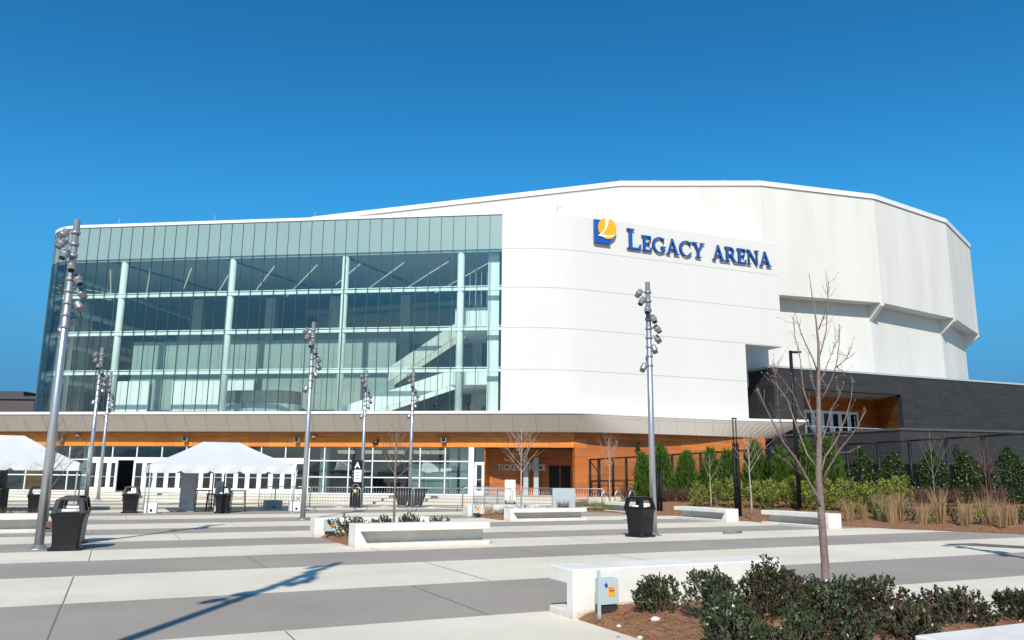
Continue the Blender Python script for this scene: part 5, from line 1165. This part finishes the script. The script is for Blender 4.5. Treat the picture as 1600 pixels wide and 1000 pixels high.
for k in range(4): mb = MB(); mb.tube([(0, 0, 1.0-.25*k), (2.0, 0, 1.0-.25*k), (3.7, 0, .35-.25*k*.6)], .022, 6); mb.build('rail', m_black, r)
for x in (0, 1, 2.0): mb = MB(); mb.tube([(x, 0, -.3), (x, 0, 1.0)], .025, 6); mb.build('post', m_black, r)
# fence: posts at pixel columns of the photograph along one straight line
F0 = at(922, 740, 51.0); F1 = at(1680, 740, 33.5); F0.z = F1.z = 0
def fline(px):
    lo, hi = 0, 1
    for _ in range(40):
        t = (lo+hi)/2; p = F0.lerp(F1, t); p.z = 1.5; v = p-EYE; X = 800+FPX*v.dot(RT)/v.dot(fw)
        if X < px: lo = t
        else: hi = t
    return t
fpx = [922, 936, 958, 979, 1002, 1051, 1096, 1138, 1166, 1206, 1248, 1286, 1327, 1376, 1426, 1484, 1543, 1612]
fe = empty('chain_link_fence', F0, 0, 'tall black chain link fence behind the conifers and hollies', 'fence')
def ftop(t): return 2.80+.95*t
FPn = []
for px in fpx:
    t = fline(px); p = F0.lerp(F1, t); FPn.append((p-F0, t)); mb = MB(); q = p-F0; mb.tube([(q.x, q.y, -.1), (q.x, q.y, ftop(t))], .08 if px not in (936,) else .10, 8); mb.build('post', m_black, fe)
mb = MB()
for (a, ta), (b, tb) in zip(FPn, FPn[1:]):
    for z0, z1, rr_ in ((ftop(ta)-.04, ftop(tb)-.04, .045), (1.45+.5*ta, 1.45+.5*tb, .03)): mb.tube([a+Vector((0, 0, z0)), b+Vector((0, 0, z1))], rr_, 6)
mb.tube([FPn[0][0]+Vector((0, 0, 2.7)), FPn[1][0]+Vector((0, 0, 1.9))], .03, 5)
mb.build('rail', m_black, fe); mb = MB()
for (a, ta), (b, tb) in zip(FPn, FPn[1:]): mb.poly([a+Vector((0, 0, .05)), b+Vector((0, 0, .05)), b+Vector((0, 0, ftop(tb)-.04)), a+Vector((0, 0, ftop(ta)-.04))])
mb.build('wire_mesh', m_mesh, fe)

# wall mounted cameras and floodlights on the fascia
fl = [(99, 686, 'box', 'grey floodlight on the orange fascia, left of the pair above the left tent'), (124, 682, 'dome', 'white dome camera on the orange fascia above the left tent'), (293, 686, 'box', 'grey floodlight on the orange fascia above the left slope of the main tent'),
      (467, 687, 'box', 'grey floodlight on the orange fascia left of the second steel pole'), (492, 684, 'dome', 'white dome camera on the orange fascia right of the second steel pole'), (695, 687, 'box', 'grey floodlight on the orange fascia above the right shop windows'),
      (588, 692, 'dark', 'small dark camera at the lower edge of the orange fascia above the kiosk')]
for px, py, kd, lab in fl:
    rr_ = ray(px, py); base = fp(0, FW0, 0); t = (base-EYE).dot(FW)/rr_.dot(FW); p = EYE+rr_*t; r = empty('security_camera' if kd != 'box' else 'floodlight', p, FA, lab, 'camera' if kd != 'box' else 'floodlight')
    mb = MB(); mb.box(-.03, .03, -.14, 0, .0, .12); mb.build('bracket', m_fix, r); mb = MB()
    if kd == 'box': mb.use(m_fix).box(-.19, .15, -.38, -.14, -.17, .16); mb.use(m_lens).box(-.16, .12, -.39, -.381, -.14, .13); mb.mats[0] = m_grey
    elif kd == 'dome': mb.use(m_wh).tube([(-.02, -.2, -.02), (-.02, -.2, .12), (-.02, -.2, .16)], [.13, .14, .04], 12); mb.use(m_lens).tube([(-.02, -.2, -.14), (-.02, -.2, -.08), (-.02, -.2, -.022)], [.03, .1, .12], 12)
    else: mb.use(m_black).box(-.22, .04, -.2, -.08, -.1, .02); mb.box(.06, .16, -.1, -.01, -.12, .25)
    mb.build('housing', None, r)
for (px, py, o_, d_, lab) in ((994, 699, wA, Vector((math.cos(R(19)), math.sin(R(19)), 0)), 'dark bracket camera on the orange wall right of the ticket recess'), (1490, 702, P1, TD, 'dark bracket camera on the charcoal terrace wall at right')):
    nn = Vector((-d_.y, d_.x, 0)); rr_ = ray(px, py); t = (o_-EYE).dot(nn)/rr_.dot(nn); p = EYE+rr_*t
    r = empty('wall_camera', p, math.atan2(d_.y, d_.x), lab, 'camera'); mb = MB(); mb.tube([(.25, 0, .28), (.1, -.3, .28), (-.12, -.35, .2), (-.15, -.35, .0)], .05, 8); mb.build('bracket', m_black, r); mb = MB(); mb.tube([(-.15, -.35, .12), (0, -.45, -.28)], [.13, .1], 10); mb.build('housing', m_black, r)
# people just inside the glass
print('objects', len(bpy.data.objects))
